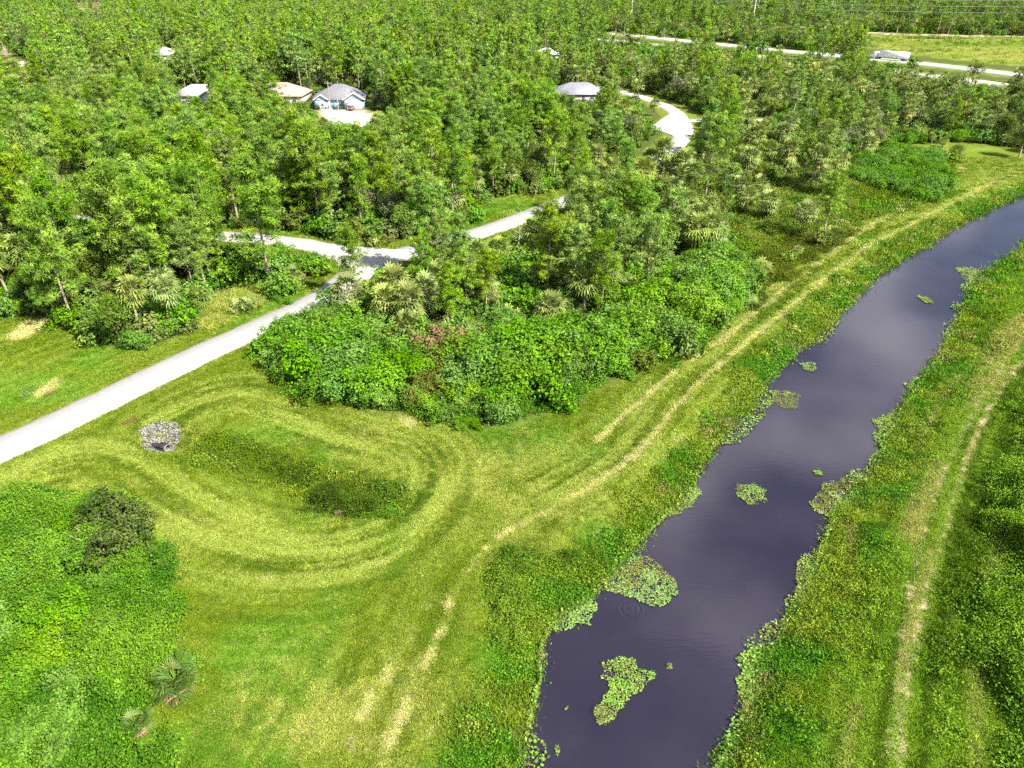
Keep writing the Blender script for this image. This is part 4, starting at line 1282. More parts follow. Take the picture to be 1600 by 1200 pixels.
mass('oak', 'oak_forest', 'distant mass of dark broadleaf trees mixed through the woods', 'forest', [merged([(t_, M['bark']), (c_, M['oak'])], 'oak_mass') for t_, c_ in ho], [merged([(t_, M['bark']), (c_, M['oak'])], 'oak_mass_far') for t_, c_ in lo])
mass('silver', 'grey_oak_forest', 'distant mass of grey-green trees mixed through the woods', 'forest', [merged([(t_, M['bark']), (c_, M['silver'])], 'grey_mass') for t_, c_ in ho], [merged([(t_, M['bark']), (c_, M['silver'])], 'grey_mass_far') for t_, c_ in lo])
for kd in ('bush', 'vine'):
    if MASS[kd]:
        hb = [merged([(t_, M['bark']), (c_, M[kd])], kd + '_mass') for t_, c_ in [bush_proto(400 + s) for s in range(3)]]
        mass(kd, 'thicket_undergrowth' if kd == 'bush' else 'thicket_creepers', 'dense leafy undergrowth filling the thicket behind its front bushes', 'undergrowth', hb, hb[:1])

# ---- understorey: palmetto, saplings and brush on the forest floor
X3, Y3 = woods(70, 300, 2.7, 300)
Xf, Yf = woods(300, 700, 6.0, 620)
k = ~inpoly(X3, Y3, T1) & ~inpoly(X3, Y3, YELLOW) & ~inpoly(X3, Y3, CLEARING) & ~inpoly(X3, Y3, GAP2)
X3, Y3 = np.concatenate([X3[k], Xf]), np.concatenate([Y3[k], Yf])
k = np.array([not blocks('bush', x, y, 0.8) for x, y in zip(X3, Y3)])
X3, Y3 = X3[k], Y3[k]
und = []
for i in range(3):
    t_, c_ = bush_proto(450 + i, True, 0.21)
    und.append(merged([(t_, M['bark']), (c_, M['oak'])], 'brush_dark'))
    und.append(merged([(t_, M['bark']), (c_, M['bush'])], 'brush_green'))
    und.append(merged([(t_, M['bark']), (c_, M['vine'])], 'brush_light'))
for i in range(2):
    r_ = np.random.default_rng(470 + i)
    pm = MB()
    for q in range(24):
        palm_frond(pm, np.array([r_.normal(0, .5), r_.normal(0, .5), 0.1]), r_.random() * 6.28, R(28) + r_.random() * R(50), 0.9 + 0.5 * r_.random(), 0.75, r_, 0, 7, 0.25)
    und.append(pm.mesh('palmetto_mass', M['palm']))
n3 = len(X3)
idx = np.where(rng.random(n3) < 0.24, 9 + rng.integers(0, 2, n3), rng.integers(0, 9, n3))
s3 = 0.75 + 0.85 * rng.random(n3)
s3 = np.where(Y3 > 300, s3 * 1.6, s3)
instancer('undergrowth', np.column_stack([X3, Y3, np.where(Y3 < 300, gz(X3, Y3), 0)]), np.column_stack([np.zeros(n3), np.zeros(n3), rng.random(n3) * 6.28]), np.column_stack([s3, s3, s3 * (0.8 + 0.5 * rng.random(n3))]), idx, make_collection('undergrowth_kinds', und), 'mixed brush and palmetto covering the forest floor', 'undergrowth')

# ------------------------------------------------------------------ grass and weeds (uncountable)
def tuft(seed, n_, h, spread, w, lean=0.5):
    r = np.random.default_rng(seed)
    mb = MB()
    c = np.column_stack([r.normal(0, spread, n_), r.normal(0, spread, n_), np.full(n_, -0.02)])
    d = unit(np.column_stack([r.normal(0, lean, n_), r.normal(0, lean, n_), np.ones(n_)]))
    blades(mb, c, d, h * (0.6 + 0.7 * r.random(n_)), w, r, 0, 0.15 + 0.8 * r.random(n_), 0.1)
    return mb.mesh('tuft', M['grass'])
def sprig(seed, n_, h, spread, leaf):
    r = np.random.default_rng(seed)
    mb = MB()
    c = np.column_stack([r.normal(0, spread, n_), r.normal(0, spread, n_), h * r.random(n_) ** 0.7])
    leaves(mb, c, leaf, r, 0, 0.1 + 0.85 * r.random(n_), 0.5, 0.6)
    return mb.mesh('sprig', M['grass'])
TUFTS = [tuft(500 + i, 26, 0.24, 0.20, 0.05, 0.7) for i in range(4)] + [tuft(510 + i, 30, 0.75, 0.26, 0.06, 0.45) for i in range(3)]
SPRIGS = [sprig(520 + i, 46, 0.5, 0.28, 0.14) for i in range(4)]

def mixv(a_, b_, t):
    return a_ * (1 - t[:, None]) + b_ * t[:, None]

def scatter_open(n_, y0, y1, ypow):
    y = y0 + (y1 - y0) * rng.random(n_) ** ypow
    hw = (y * math.cos(PITCH) + H * math.sin(PITCH)) * 0.745
    x = (rng.random(n_) * 2 - 1) * hw
    return x, y
gxs, gys = scatter_open(620000, 21, 190, 1.0)
wt = np.clip((60 / np.hypot(gys, 30)) ** 1.5, 0.05, 1)
k = rng.random(len(gxs)) < wt * 0.9
gxs, gys = gxs[k], gys[k]
sdg = gsample(SDC, gxs, gys)
op = inpoly(gxs, gys, OPEN_NEAR) | inpoly(gxs, gys, CLEARING) | inpoly(gxs, gys, YELLOW) | inpoly(gxs, gys, GAP2) | (gsample(DROADS, gxs, gys) < 6.5)
OLIVE = W([(1150, 445), (1185, 400), (1245, 368), (1330, 350), (1322, 375), (1270, 408), (1210, 450), (1168, 484)])
RIP = W([(214, 676), (226, 665), (255, 658), (280, 661), (284, 672), (264, 687), (238, 694), (220, 689)])
k = op & (sdg > 0.15) & ~inpoly(gxs, gys, RIP) & ~inpoly(gxs, gys, OLIVE) & (gsample(DROADS, gxs, gys) > 2.5 + 0.35 * vnoise(gxs, gys, 1.2, 5, 2))
gxs, gys, sdg = gxs[k], gys[k], sdg[k]
gd, gl, gs, gw, gp = (gsample(A, gxs, gys) for A in (DRY, LUSH, SAND, WEED, PALE))
gd = np.where(inpoly(gxs, gys, YELLOW), 0.85, gd)
k = rng.random(len(gxs)) > np.clip(gs * 1.0, 0, .85)
gxs, gys, sdg, gd, gl, gw, gp = (v[k] for v in (gxs, gys, sdg, gd, gl, gw, gp))
n_ = len(gxs)
left_bank = gsample(DSIDE, gxs, gys) < 0
swd = gsample(DSW, gxs, gys)
mid = vnoise(gxs, gys, 2.6, 9, 3)
big = vnoise(gxs, gys, 6, 19, 3)
weedy = np.clip(0.55 * smooth(3.2, 1.6, swd) + smooth(4.6, 1.2, sdg + (big - 0.5) * 5) * left_bank * (0.45 + 0.5 * (mid > .48)) + (~left_bank) * (0.03 + 0.6 * smooth(3.0, 0.5, sdg) + 0.15 * smooth(0.55, 0.66, big)), 0, 1)
weedy = np.where(inpoly(gxs, gys, CLEARING), 0.75, weedy)
yel = inpoly(gxs, gys, YELLOW)
weedy = np.where(yel, 0.0, weedy)
culv = np.array(at(248, 678)); weedy *= smooth(2.5, 5.0, np.hypot(gxs - culv[0], gys - culv[1]))
trk = gsample(DTRK, gxs, gys); weedy *= smooth(0.3, 1.6, trk)
g1, g2 = np.array([0.062, 0.115, 0.005]), np.array([0.160, 0.220, 0.013])
lu1, lu2 = np.array([0.050, 0.150, 0.008]), np.array([0.110, 0.250, 0.016])
st1, st2 = np.array([0.22, 0.26, 0.030]), np.array([0.37, 0.37, 0.095])
we1, we2 = np.array([0.07, 0.095, 0.014]), np.array([0.17, 0.15, 0.045])
rr = rng.random(n_)
col = mixv(mixv(np.tile(g1, (n_, 1)), np.tile(g2, (n_, 1)), rr), mixv(np.tile(lu1, (n_, 1)), np.tile(lu2, (n_, 1)), rr), np.clip(gl * 0.85, 0, 1))
col = mixv(col, mixv(np.tile(st1, (n_, 1)), np.tile(st2, (n_, 1)), rr), (rng.random(n_) < gd * 0.95) * (0.5 + 0.5 * gd))
col = mixv(col, mixv(np.tile(we1, (n_, 1)), np.tile(we2, (n_, 1)), rr), (rng.random(n_) < np.clip(gw, 0, 1) * 0.4) * 0.8)
# stripes left by the mower
gfu, gfv, gmow = gsample(FU, gxs, gys), gsample(FV, gxs, gys), gsample(MOW, gxs, gys)
stp = 0.62 * vnoise(gfu, gfv * 24.0, 9.0, 144, 2) + 0.38 * vnoise(gfu, gfv * 5.0, 11.0, 148, 2)
mown = (1 - weedy) * (0.35 + 0.65 * gmow)
col = mixv(col, np.tile(np.array([0.26, 0.325, 0.055]), (n_, 1)), smooth(0.51, 0.62, stp) * mown * (0.45 + 0.55 * gmow))
col = mixv(col, np.tile(np.array([0.045, 0.095, 0.004]), (n_, 1)), smooth(0.48, 0.34, stp) * mown * 0.9)
col = mixv(col, np.tile(np.array([0.46, 0.43, 0.17]), (n_, 1)), smooth(0.25, 0.6, gp) * 0.85)
rb = (~left_bank) * smooth(2.0, 4.5, sdg)
gdt = gsample(DTRK, gxs, gys)
col = mixv(col, mixv(np.tile(np.array([0.085, 0.185, 0.006]), (n_, 1)), np.tile(np.array([0.17, 0.28, 0.014]), (n_, 1)), rr), rb * 0.75)
ln_ = vnoise(gfu, gfv * 26.0, 16.0, 155, 1)
nearrut = rb * smooth(5.5, 2.5, gdt)
col = mixv(col, np.tile(np.array([0.30, 0.27, 0.08]), (n_, 1)), nearrut * smooth(0.60, 0.72, ln_) * 0.8)
col = mixv(col, np.tile(np.array([0.045, 0.085, 0.004]), (n_, 1)), nearrut * smooth(0.40, 0.26, ln_) * 0.85)
# patches of bank growth: bright green, straw yellow, reddish stalks
pt = vnoise(gxs, gys, 3.2, 171, 3)
bankw = smooth(7.0, 3.0, sdg)
col = mixv(col, np.tile(np.array([0.060, 0.200, 0.010]), (n_, 1)), smooth(0.55, 0.66, pt) * bankw * 0.75)
col = mixv(col, np.tile(np.array([0.21, 0.27, 0.022]), (n_, 1)), smooth(0.47, 0.40, pt) * bankw * 0.7)
col = mixv(col, np.tile(np.array([0.30, 0.20, 0.10]), (n_, 1)), (rng.random(n_) < 0.6) * smooth(0.66, 0.76, vnoise(gxs, gys, 2.4, 191, 3)) * smooth(3.5, 1.5, sdg) * 0.9)
col = col * (0.75 + 0.5 * rng.random((n_, 1)))
is_weed = rng.random(n_) < weedy * 0.5 * (0.35 + 0.9 * smooth(0.40, 0.58, vnoise(gxs, gys, 1.8, 211, 2)))
tall = (rng.random(n_) < weedy * 0.7) | yel
# tufts
k = ~is_weed
idx = np.where(tall[k], 4 + rng.integers(0, 3, k.sum()), rng.integers(0, 4, k.sum()))
sc_ = (0.65 + 0.7 * rng.random(k.sum())) * np.clip(np.hypot(gys[k], H) / 75, 0.9, 1.8)
szm = np.where(gp[k] > 0.3, 0.5, 0.55 + 0.45 * np.clip(weedy[k] * 2, 0, 1))
zz = gz(gxs, gys)
instancer('grass', np.column_stack([gxs, gys, zz])[k], np.column_stack([rng.normal(0, .12, k.sum()), rng.normal(0, .12, k.sum()), rng.random(k.sum()) * 6.28]), np.column_stack([sc_, sc_, sc_ * szm]), idx, make_collection('grass_kinds', TUFTS), 'short and tall grass covering the open land', 'grass', np.column_stack([col, np.ones(n_)])[k])
k = is_weed
sc_ = (0.6 + 0.9 * rng.random(k.sum())) * np.clip(np.hypot(gys[k], H) / 75, 0.9, 1.6)
wcol = mixv(col, np.tile(np.array([0.065, 0.165, 0.012]), (n_, 1)), 0.5 * rng.random(n_))
instancer('weeds', np.column_stack([gxs, gys, zz])[k], np.column_stack([np.zeros(k.sum()), np.zeros(k.sum()), rng.random(k.sum()) * 6.28]), np.column_stack([sc_, sc_, sc_ * (0.6 + 0.9 * rng.random(k.sum()))]), rng.integers(0, 4, k.sum()), make_collection('weed_kinds', SPRIGS), 'leafy weeds along the canal banks and the swale', 'weeds', np.column_stack([wcol, np.ones(n_)])[k])

# low brambles: near left corner, near right edge, dark patch on the slope
def brambles(name, poly, dens, hmax, c1, c2, label, leafy=1.0, seed=0):
    x0, y0 = poly.min(0); x1, y1 = poly.max(0)
    m_ = int((x1 - x0) * (y1 - y0) * dens)
    x, y = rng.uniform(x0, x1, m_), rng.uniform(y0, y1, m_)
    sd_ = sdpoly(x, y, poly) + (vnoise(x, y, 3.0, 13 + seed, 3) - 0.5) * 6.0 + rng.normal(0, 0.35, m_)
    k_ = sd_ < 0
    x, y, sd_ = x[k_], y[k_], sd_[k_]
    hm = hmax * smooth(0, 2.5, -sd_) * (0.15 + 1.0 * smooth(0.25, 0.75, vnoise(x, y, 2.4, 33 + seed, 3)))
    z_ = gz(x, y) + hm * (0.35 + 0.65 * rng.random(len(x)) ** 0.5)
    t_ = np.clip(0.5 + (vnoise(x, y, 3.0, 55 + seed, 2) - 0.5) * 1.6 + rng.normal(0, 0.25, len(x)), 0, 1)
    c_ = mixv(np.tile(np.array(c1), (len(x), 1)), np.tile(np.array(c2), (len(x), 1)), t_)
    s_ = (0.75 + 0.7 * rng.random(len(x))) * leafy
    return instancer(name, np.column_stack([x, y, z_]), np.column_stack([rng.normal(0, .4, len(x)), rng.normal(0, .4, len(x)), rng.random(len(x)) * 6.28]), np.column_stack([s_, s_, s_ * 0.8]), rng.integers(0, 4, len(x)), make_collection(name + '_kinds', SPRIGS), label, 'brambles', np.column_stack([c_, np.ones(len(x))]))
brambles('thicket_leaves', W([(412, 566), (470, 612), (560, 642), (640, 655), (720, 664), (800, 664), (872, 634), (962, 594), (1064, 549), (1164, 486), (1178, 430), (1130, 395), (1080, 405), (1010, 465), (940, 515), (860, 525), (790, 515), (720, 555), (640, 555), (560, 525), (500, 495), (440, 515)]), 7, 1.5, (0.030, 0.10, 0.006), (0.11, 0.24, 0.016), 'low leafy growth between the bushes of the thicket', 1.25, 6)
NEARL = W([(-120, 800), (60, 772), (150, 770), (205, 800), (215, 870), (262, 905), (300, 985), (285, 1050), (235, 1110), (250, 1180), (280, 1260), (-150, 1300)])
brambles('brambles', NEARL, 17, 2.3, (0.035, 0.11, 0.006), (0.125, 0.235, 0.016), 'low bright green bramble cover beside the fan palms', 1.0, 1)
NEARR = W([(1760, 640), (1620, 640), (1575, 720), (1545, 800), (1560, 880), (1530, 960), (1520, 1040), (1545, 1110), (1580, 1180), (1600, 1280), (1900, 1280)])
brambles('dense_weeds', NEARR, 14, 1.8, (0.045, 0.125, 0.006), (0.15, 0.26, 0.018), 'dense tall weeds beyond the sandy wheel tracks', 1.1, 2)
brambles('dark_ground_cover', OLIVE, 11, 0.8, (0.050, 0.075, 0.006), (0.105, 0.135, 0.012), 'dark olive ground cover on the slope below the palms', 1.1, 3)
CLR2 = W([(1135, 335), (1200, 295), (1250, 275), (1320, 262), (1345, 300), (1330, 345), (1240, 372), (1170, 405)])
brambles('reed_bed', CLR2, 8, 1.4, (0.06, 0.13, 0.010), (0.20, 0.24, 0.04), 'yellow-green reeds in the clearing around the palms', 1.3, 4)
BANKW = W([(770, 905), (800, 865), (860, 862), (925, 850), (965, 815), (1010, 790), (1060, 750), (1068, 775), (1010, 830), (975, 865), (932, 918), (872, 962), (846, 1010), (844, 1070), (826, 1140), (806, 1200), (745, 1200), (790, 1090), (782, 985)])
brambles('bank_weeds', BANKW, 7, 1.2, (0.040, 0.095, 0.006), (0.14, 0.22, 0.018), 'tall rank weeds on the near canal bank', 0.9, 9)
SWP = np.array([at(*p) for p in [(300, 690), (330, 680), (400, 698), (480, 728), (560, 752), (620, 758), (632, 782), (596, 806), (530, 800), (450, 762), (370, 730), (310, 706)]])
SWE = W([(500, 762), (540, 748), (600, 752), (632, 770), (625, 792), (585, 806), (530, 800)])
brambles('swale_bush_growth', SWE, 9, 1.3, (0.05, 0.075, 0.010), (0.085, 0.20, 0.012), 'taller bushy growth at the low end of the swale', 0.95, 8)
brambles('swale_weeds', SWP, 11.0, 1.9, (0.028, 0.050, 0.005), (0.085, 0.150, 0.010), 'dark tangled weeds along the bottom of the swale', 0.9, 5)
# ------------------------------------------------------------------ fan palms in the near corner: every frond a part
def frond_mesh(seed, L, R_, mat):
    r = np.random.default_rng(seed)
    mb = MB()
    palm_frond(mb, np.zeros(3), 0.0, 0.0, L, R_, r, 0, 17, 0.30)
    return mb.mesh('fan_frond', mat)
FRONDS = [frond_mesh(600 + i, 0.75 + 0.15 * i, 0.72, M['fan']) for i in range(4)]
FROND_DEAD = frond_mesh(610, 0.7, 0.8, M['palm_dead'])
def fan_palm(px, py, n_, s, label):
    x, y = at(px, py)
    z = float(gz(np.array([x]), np.array([y]))[0])
    e = tag(empty('fan_palm', (x, y, z)), label, 'palm')
    stem = MB().tube([(0, 0, -0.2), (0.05, 0, 0.25 * s), (0.02, 0.04, 0.5 * s)], [0.16 * s, 0.15 * s, 0.12 * s], 7).obj('stem', M['palm_bark'], e)
    for q in range(n_):
        f = q / n_
        dead = f > 0.88
        o = link('dead_frond' if dead else 'frond', FROND_DEAD if dead else FRONDS[q % 4], e)
        o.location = (0, 0, 0.45 * s)
        o.rotation_euler = (rng.normal(0, 0.25), -(R(74) - R(80) * f ** 0.8 + rng.normal(0, 0.1)), q * 2.4 + rng.normal(0, 0.2))
        o.scale = (s * (0.85 + 0.3 * rng.random()),) * 3
    return e
fan_palm(278, 1072, 46, 1.15, 'large fan palm with splayed fronds at the edge of the brambles')
fan_palm(216, 1140, 20, 0.75, 'small fan palm with pale dead frond below the large fan palm')
fan_palm(236, 885, 18, 0.75, 'small fan palm beside the dark bush near the swale')
fan_palm(462, 436, 22, 1.25, 'fan palm with blue-green fronds on the grass corner by the junction')
fan_palm(304, 496, 20, 1.2, 'fan palm beside the straw-yellow grass')
# odd ones out
bt, bc = bush_proto(620, False, 0.2, 2.6, 3.2, 520)
stand('bush', *at(165, 868), 1.3, 'dark olive bush on the bramble edge facing the swale', [('stems', bt.mesh('stems', M['bark'])), ('foliage', bc.mesh('dark_leaves', leafmat('dark bush leaves', [(0.025, 0.045, 0.010), (0.06, 0.09, 0.016), (0.14, 0.17, 0.05)], 0.2, 0.05)))], 'dark_bush', 'bush', 0.4, 1.0, 'single bushes')
bt, bc = bush_proto(621, False, 0.2, 2.3, 2.6, 300)
stand('bush', *at(684, 572), 1.5, 'rust-brown withered bush in the middle of the green thicket', [('stems', bt.mesh('stems', M['snag'])), ('foliage', bc.mesh('rust_leaves', M['rust']))], 'withered_bush', 'bush', 0.0, 1.15, 'single bushes')
bt, bc = bush_proto(622, False, 0.2, 2.2, 2.4, 420)
stand('bush', *at(668, 622), 1.15, 'dull grey-green bush at the front of the thicket', [('stems', bt.mesh('stems', M['bark'])), ('foliage', bc.mesh('dull_leaves', M['olive']))], 'dull_bush', 'bush', 1.0, 1.1, 'single bushes')
ot, oc = oak_proto(623)
stand('oak', *at(842, 172), 0.9, 'rust-coloured tree beside the metal-roofed house', [('trunk', ot.mesh('trunk', M['bark'])), ('crown', oc.mesh('rust_crown', M['rust']))], 'rust_tree', 'tree', 0.0, 0.8, 'single trees')
for i, (px, py, h, lab) in enumerate([(547, 506, 5.5, 'bare dead tree with crooked branches at the thicket by the road'), (630, 138, 15, 'pale dead pine standing among green pines behind the sandy lot'), (735, 250, 11, 'grey dead trunk in the palm hammock'), (525, 330, 12, 'dead trunk in the woods behind the side road'), (812, 410, 9, 'leafless grey tree beside the road past the junction'), (390, 205, 13, 'tall dead pine in the woods before the tan-roofed house'), (1035, 85, 13, 'dying pale pine in front of the motorway')]):
    t_, b_ = snag_proto(640 + i, h)
    x, y = at(px, py)
    e = tag(empty('dead_tree', (x, y, 0)), lab, 'dead tree', 'dead trees')
    t_.obj('trunk', M['snag'], e, True); b_.obj('branches', M['snag'], e)

# ------------------------------------------------------------------ floating plants
def in_pixel_poly(pts):
    return W(pts, WZ)
def pads(poly, dens, r, size=0.22, lift=0.12):
    x0, y0 = poly.min(0); x1, y1 = poly.max(0)
    m_ = int((x1 - x0) * (y1 - y0) * dens)
    x, y = r.uniform(x0, x1, m_), r.uniform(y0, y1, m_)
    sd_ = sdpoly(x, y, poly) + (vnoise(x, y, 0.9, 7, 2) - 0.5) * 1.1
    k_ = (sd_ < 0) & (r.random(m_) < 0.35 + 0.65 * smooth(0.25, 0.45, vnoise(x, y, 0.7, 3, 2)))
    return x[k_], y[k_], -sd_[k_]
def pad_mesh(mb, x, y, z, size, r, mat=0, tilt=0.16):
    n_ = len(x)
    ang = np.linspace(0, 2 * math.pi, 6, endpoint=False)
    s_ = size * (0.6 + 0.8 * r.random(n_))
    ph = r.random(n_) * 6.28
    tx, ty = r.normal(0, tilt, n_), r.normal(0, tilt, n_)
    ox = np.cos(ang[None] + ph[:, None]) * s_[:, None] * 0.5
    oy = np.sin(ang[None] + ph[:, None]) * s_[:, None] * 0.42
    v = np.stack([x[:, None] + ox, y[:, None] + oy, z[:, None] + ox * tx[:, None] + oy * ty[:, None]], -1).reshape(-1, 3)
    mb.add(v, np.arange(6 * n_).reshape(-1, 6), mat, np.repeat(r.random(n_), 6))
def raft(pts, label, green=0.5, dens=26, size=0.24, seed=0):
    dens, size, green = dens * 5.0, size * 0.48, green * 0.85
    r = np.random.default_rng(700 + seed)
    poly = in_pixel_poly(pts)
    x, y, d = pads(poly, dens, r)
    if not len(x): return
    c = poly.mean(0)
    e = tag(empty('floating_plants', (c[0], c[1], WZ)), label, 'water plants', 'rafts of floating plants')
    g = vnoise(x, y, 1.3, 17 + seed, 2) + (r.random(len(x)) - 0.5) * 0.3 > 1 - green - 0.08
    z = 0.02 + 0.05 * r.random(len(x))
    for k_, nm, mt, dz in ((~g, 'brown_pads', M['lily_brown'], 0.0), (g, 'green_pads', M['lily'], 0.07)):
        if k_.sum() < 2: continue
        mb = MB()
        pad_mesh(mb, x[k_] - c[0], y[k_] - c[1], z[k_] + dz, size, r)
        kk = np.where(k_)[0]
        kk = kk[r.random(len(kk)) < 0.35]
        if len(kk):
            leaves(mb, np.column_stack([x[kk] - c[0], y[kk] - c[1], 0.12 + 0.25 * r.random(len(kk))]), size * 0.9, r, 0, None, 0.5)
        mb.obj(nm, mt, e)['kind'] = 'stuff'
raft([(940, 1035), (985, 1027), (1000, 1045), (1028, 1052), (1012, 1075), (985, 1095), (962, 1110), (945, 1134), (927, 1125), (935, 1105), (952, 1085), (944, 1060)], 'wedge-shaped raft of floating plants alone in the near water', .5, 30, .24, 1)
raft([(1146, 757), (1180, 755), (1199, 768), (1196, 786), (1165, 789), (1150, 772)], 'small oval raft of floating plants in mid canal', .45, 26, .24, 2)
raft([(1198, 615), (1225, 609), (1249, 617), (1246, 637), (1225, 639), (1203, 628)], 'brownish raft of floating plants close to the mown bank', .3, 24, .24, 3)
raft([(1435, 462), (1448, 465), (1458, 474), (1446, 473), (1436, 469)], 'tiny green raft of floating plants in the bright reflection', .8, 40, .3, 4)
raft([(1492, 418), (1530, 420), (1552, 430), (1545, 442), (1508, 440)], 'pale raft of floating plants off the far bank', .6, 26, .28, 5)
raft([(1252, 570), (1268, 566), (1280, 574), (1270, 581), (1256, 579)], 'small pale raft of floating plants by the narrow reach', .6, 26, .26, 6)
raft([(938, 915), (965, 890), (985, 865), (1010, 868), (1040, 888), (1056, 910), (1050, 940), (1032, 950), (1000, 942), (960, 928)], 'big shore raft of floating plants jutting from the mown bank', .55, 26, .26, 7)
raft([(846, 935), (880, 925), (925, 930), (936, 955), (922, 978), (882, 988), (850, 975)], 'pale green raft of floating plants tucked into the near bank', .85, 28, .27, 8)
raft([(1262, 795), (1288, 760), (1330, 740), (1362, 742), (1364, 800), (1332, 850), (1290, 842), (1302, 812)], 'wide raft of floating plants spreading from the wheel-track bank', .5, 22, .26, 9)
raft([(1148, 1072), (1160, 1012), (1212, 1004), (1240, 1030), (1206, 1100), (1160, 1142)], 'tall raft of floating plants hugging the wheel-track bank', .65, 24, .26, 10)
raft([(1112, 1210), (1130, 1168), (1160, 1155), (1192, 1210)], 'raft of floating plants cut by the photo bottom edge', .7, 26, .26, 11)
raft([(1246, 880), (1290, 850), (1312, 882), (1264, 930), (1236, 962), (1240, 912)], 'narrow raft of floating plants below the wide raft', .5, 22, .26, 12)
raft([(1364, 655), (1395, 645), (1412, 662), (1395, 690), (1370, 680)], 'green raft of floating plants at the narrowest bank bulge', .8, 24, .27, 13)
raft([(1440, 585), (1462, 560), (1475, 540), (1490, 545), (1470, 590), (1446, 604)], 'pale streak of floating plants along the far side bank', .75, 22, .27, 14)
raft([(1030, 790), (1075, 755), (1096, 765), (1080, 792), (1048, 806)], 'raft of floating plants under the pinkish bank weeds', .6, 24, .26, 15)
raft([(1037, 1036), (1050, 1036), (1052, 1046), (1040, 1048)], 'small brown clump of floating leaves beside the wedge raft', .0, 60, .22, 16)
raft([(1086, 986), (1094, 988), (1096, 998), (1088, 997)], 'dark leaf clump drifting off the wedge raft', .1, 60, .2, 17)
raft([(1272, 738), (1284, 736), (1284, 742), (1274, 743)], 'tiny bright clump of leaves off the wide raft', .9, 60, .24, 18)
raft([(878, 1104), (888, 1104), (888, 1112), (880, 1113)], 'brown floating leaf clump near the near bank', .1, 60, .2, 19)
raft([(866, 1166), (874, 1166), (874, 1186), (868, 1186)], 'pair of tiny floating leaves at the bottom of the canal', .5, 40, .2, 20)

def fringe(line, inner, name, label, seed):
    """ragged strip of pads and overhanging leaves where bank meets water"""
    r = np.random.default_rng(seed)
    seg = np.concatenate([[0], np.cumsum(np.hypot(*np.diff(line, axis=0).T))])
    m_ = 13000
    t = seg[-1] * r.random(m_)
    x, y = np.interp(t, seg, line[:, 0]), np.interp(t, seg, line[:, 1])
    wdt = 0.25 + 1.5 * smooth(0.45, 0.75, vnoise(t, t * 0, 5.0, seed, 3)) 
    off = r.random(m_) * wdt * 1.2 - 0.5
    x, y = x + inner[0] * off, y + inner[1] * off
    k_ = in_view(x, y, 0, 10) & (y < 130)
    x, y = x[k_], y[k_]
    mb = MB()
    g = vnoise(x, y, 2.5, seed, 2) > 0.42
    pad_mesh(mb, x[g], y[g], WZ + 0.03 + 0.16 * r.random(g.sum()), 0.21, r, 0, 0.3)
    pad_mesh(mb, x[~g], y[~g], WZ + 0.03 + 0.12 * r.random((~g).sum()), 0.2, r, 1, 0.3)
    j = r.random(len(x)) < 0.5
    leaves(mb, np.column_stack([x, y, WZ + 0.1 + 0.4 * r.random(len(x))])[j], 0.26, r, 0, None, 0.5)
    tag(mb.obj(name, [M['lily'], M['lily_brown']]), label, 'water plants', kind='stuff')
fringe(Lw, (0.82, -0.57), 'shore_plants', 'ragged water plants along the mown bank', 31)
fringe(Rw, (-0.85, 0.5), 'shore_plants', 'ragged water plants along the wheel-track bank', 47)

# ------------------------------------------------------------------ culvert with stones, boards, drain pipe
def stones(poly_px, dens, name, label, seed, s0=0.17):
    r = np.random.default_rng(seed)
    poly = W(poly_px)
    x0, y0 = poly.min(0); x1, y1 = poly.max(0)
    m_ = int((x1 - x0) * (y1 - y0) * dens)
    x, y = r.uniform(x0, x1, m_), r.uniform(y0, y1, m_)
    k_ = sdpoly(x, y, poly) + (vnoise(x, y, 0.8, 3, 2) - 0.5) * 0.9 < 0
    x, y = x[k_], y[k_]
    z = gz(x, y)
    mb = MB()
    base = np.array([(1, 0, 0), (.4, .9, 0.1), (-.7, .7, 0), (-1, -.1, .1), (-.3, -.9, 0), (.6, -.8, .1), (.2, .1, .75), (-.2, -.1, -.5)])
    fc = [(i, (i + 1) % 6, 6) for i in range(6)] + [((i + 1) % 6, i, 7) for i in range(6)]
    for i in range(len(x)):
        s_ = s0 * (0.6 + 0.8 * r.random())
        a_ = r.random() * 6.28
        v = base * (1 + r.normal(0, 0.15, base.shape)) * np.array([s_, s_ * 0.75, s_ * 0.7]) * 0.75
        v = np.column_stack([v[:, 0] * math.cos(a_) - v[:, 1] * math.sin(a_), v[:, 0] * math.sin(a_) + v[:, 1] * math.cos(a_), v[:, 2]])
        mb.add(v + np.array([x[i], y[i], z[i] + 0.06]), fc, 0, np.full(8, r.random()))
    tag(mb.obj(name, M['stone']), label, 'stones', kind='stuff')
stones([(214, 676), (226, 665), (255, 658), (280, 661), (284, 672), (264, 687), (238, 694), (220, 689)], 75, 'riprap', 'pale riprap stones around the black culvert mouth', 801)
stones([(28, 614), (42, 604), (52, 604), (50, 614), (40, 622), (30, 626)], 9, 'riprap', 'small pale stone patch across the road from the culvert', 802)
cx, cy0 = at(252, 686)
dv = np.array(SWALE[6]) - np.array(SWALE[0]); dv /= np.linalg.norm(dv)
ang = math.atan2(dv[1], dv[0])
cz = float(gz(np.array([cx]), np.array([cy0]))[0])
e = tag(empty('culvert', (cx, cy0, cz + 0.25), ang), 'black culvert pipe mouth with grey rim set in riprap stones', 'culvert')
e.scale = (0.62, 0.62, 0.62)
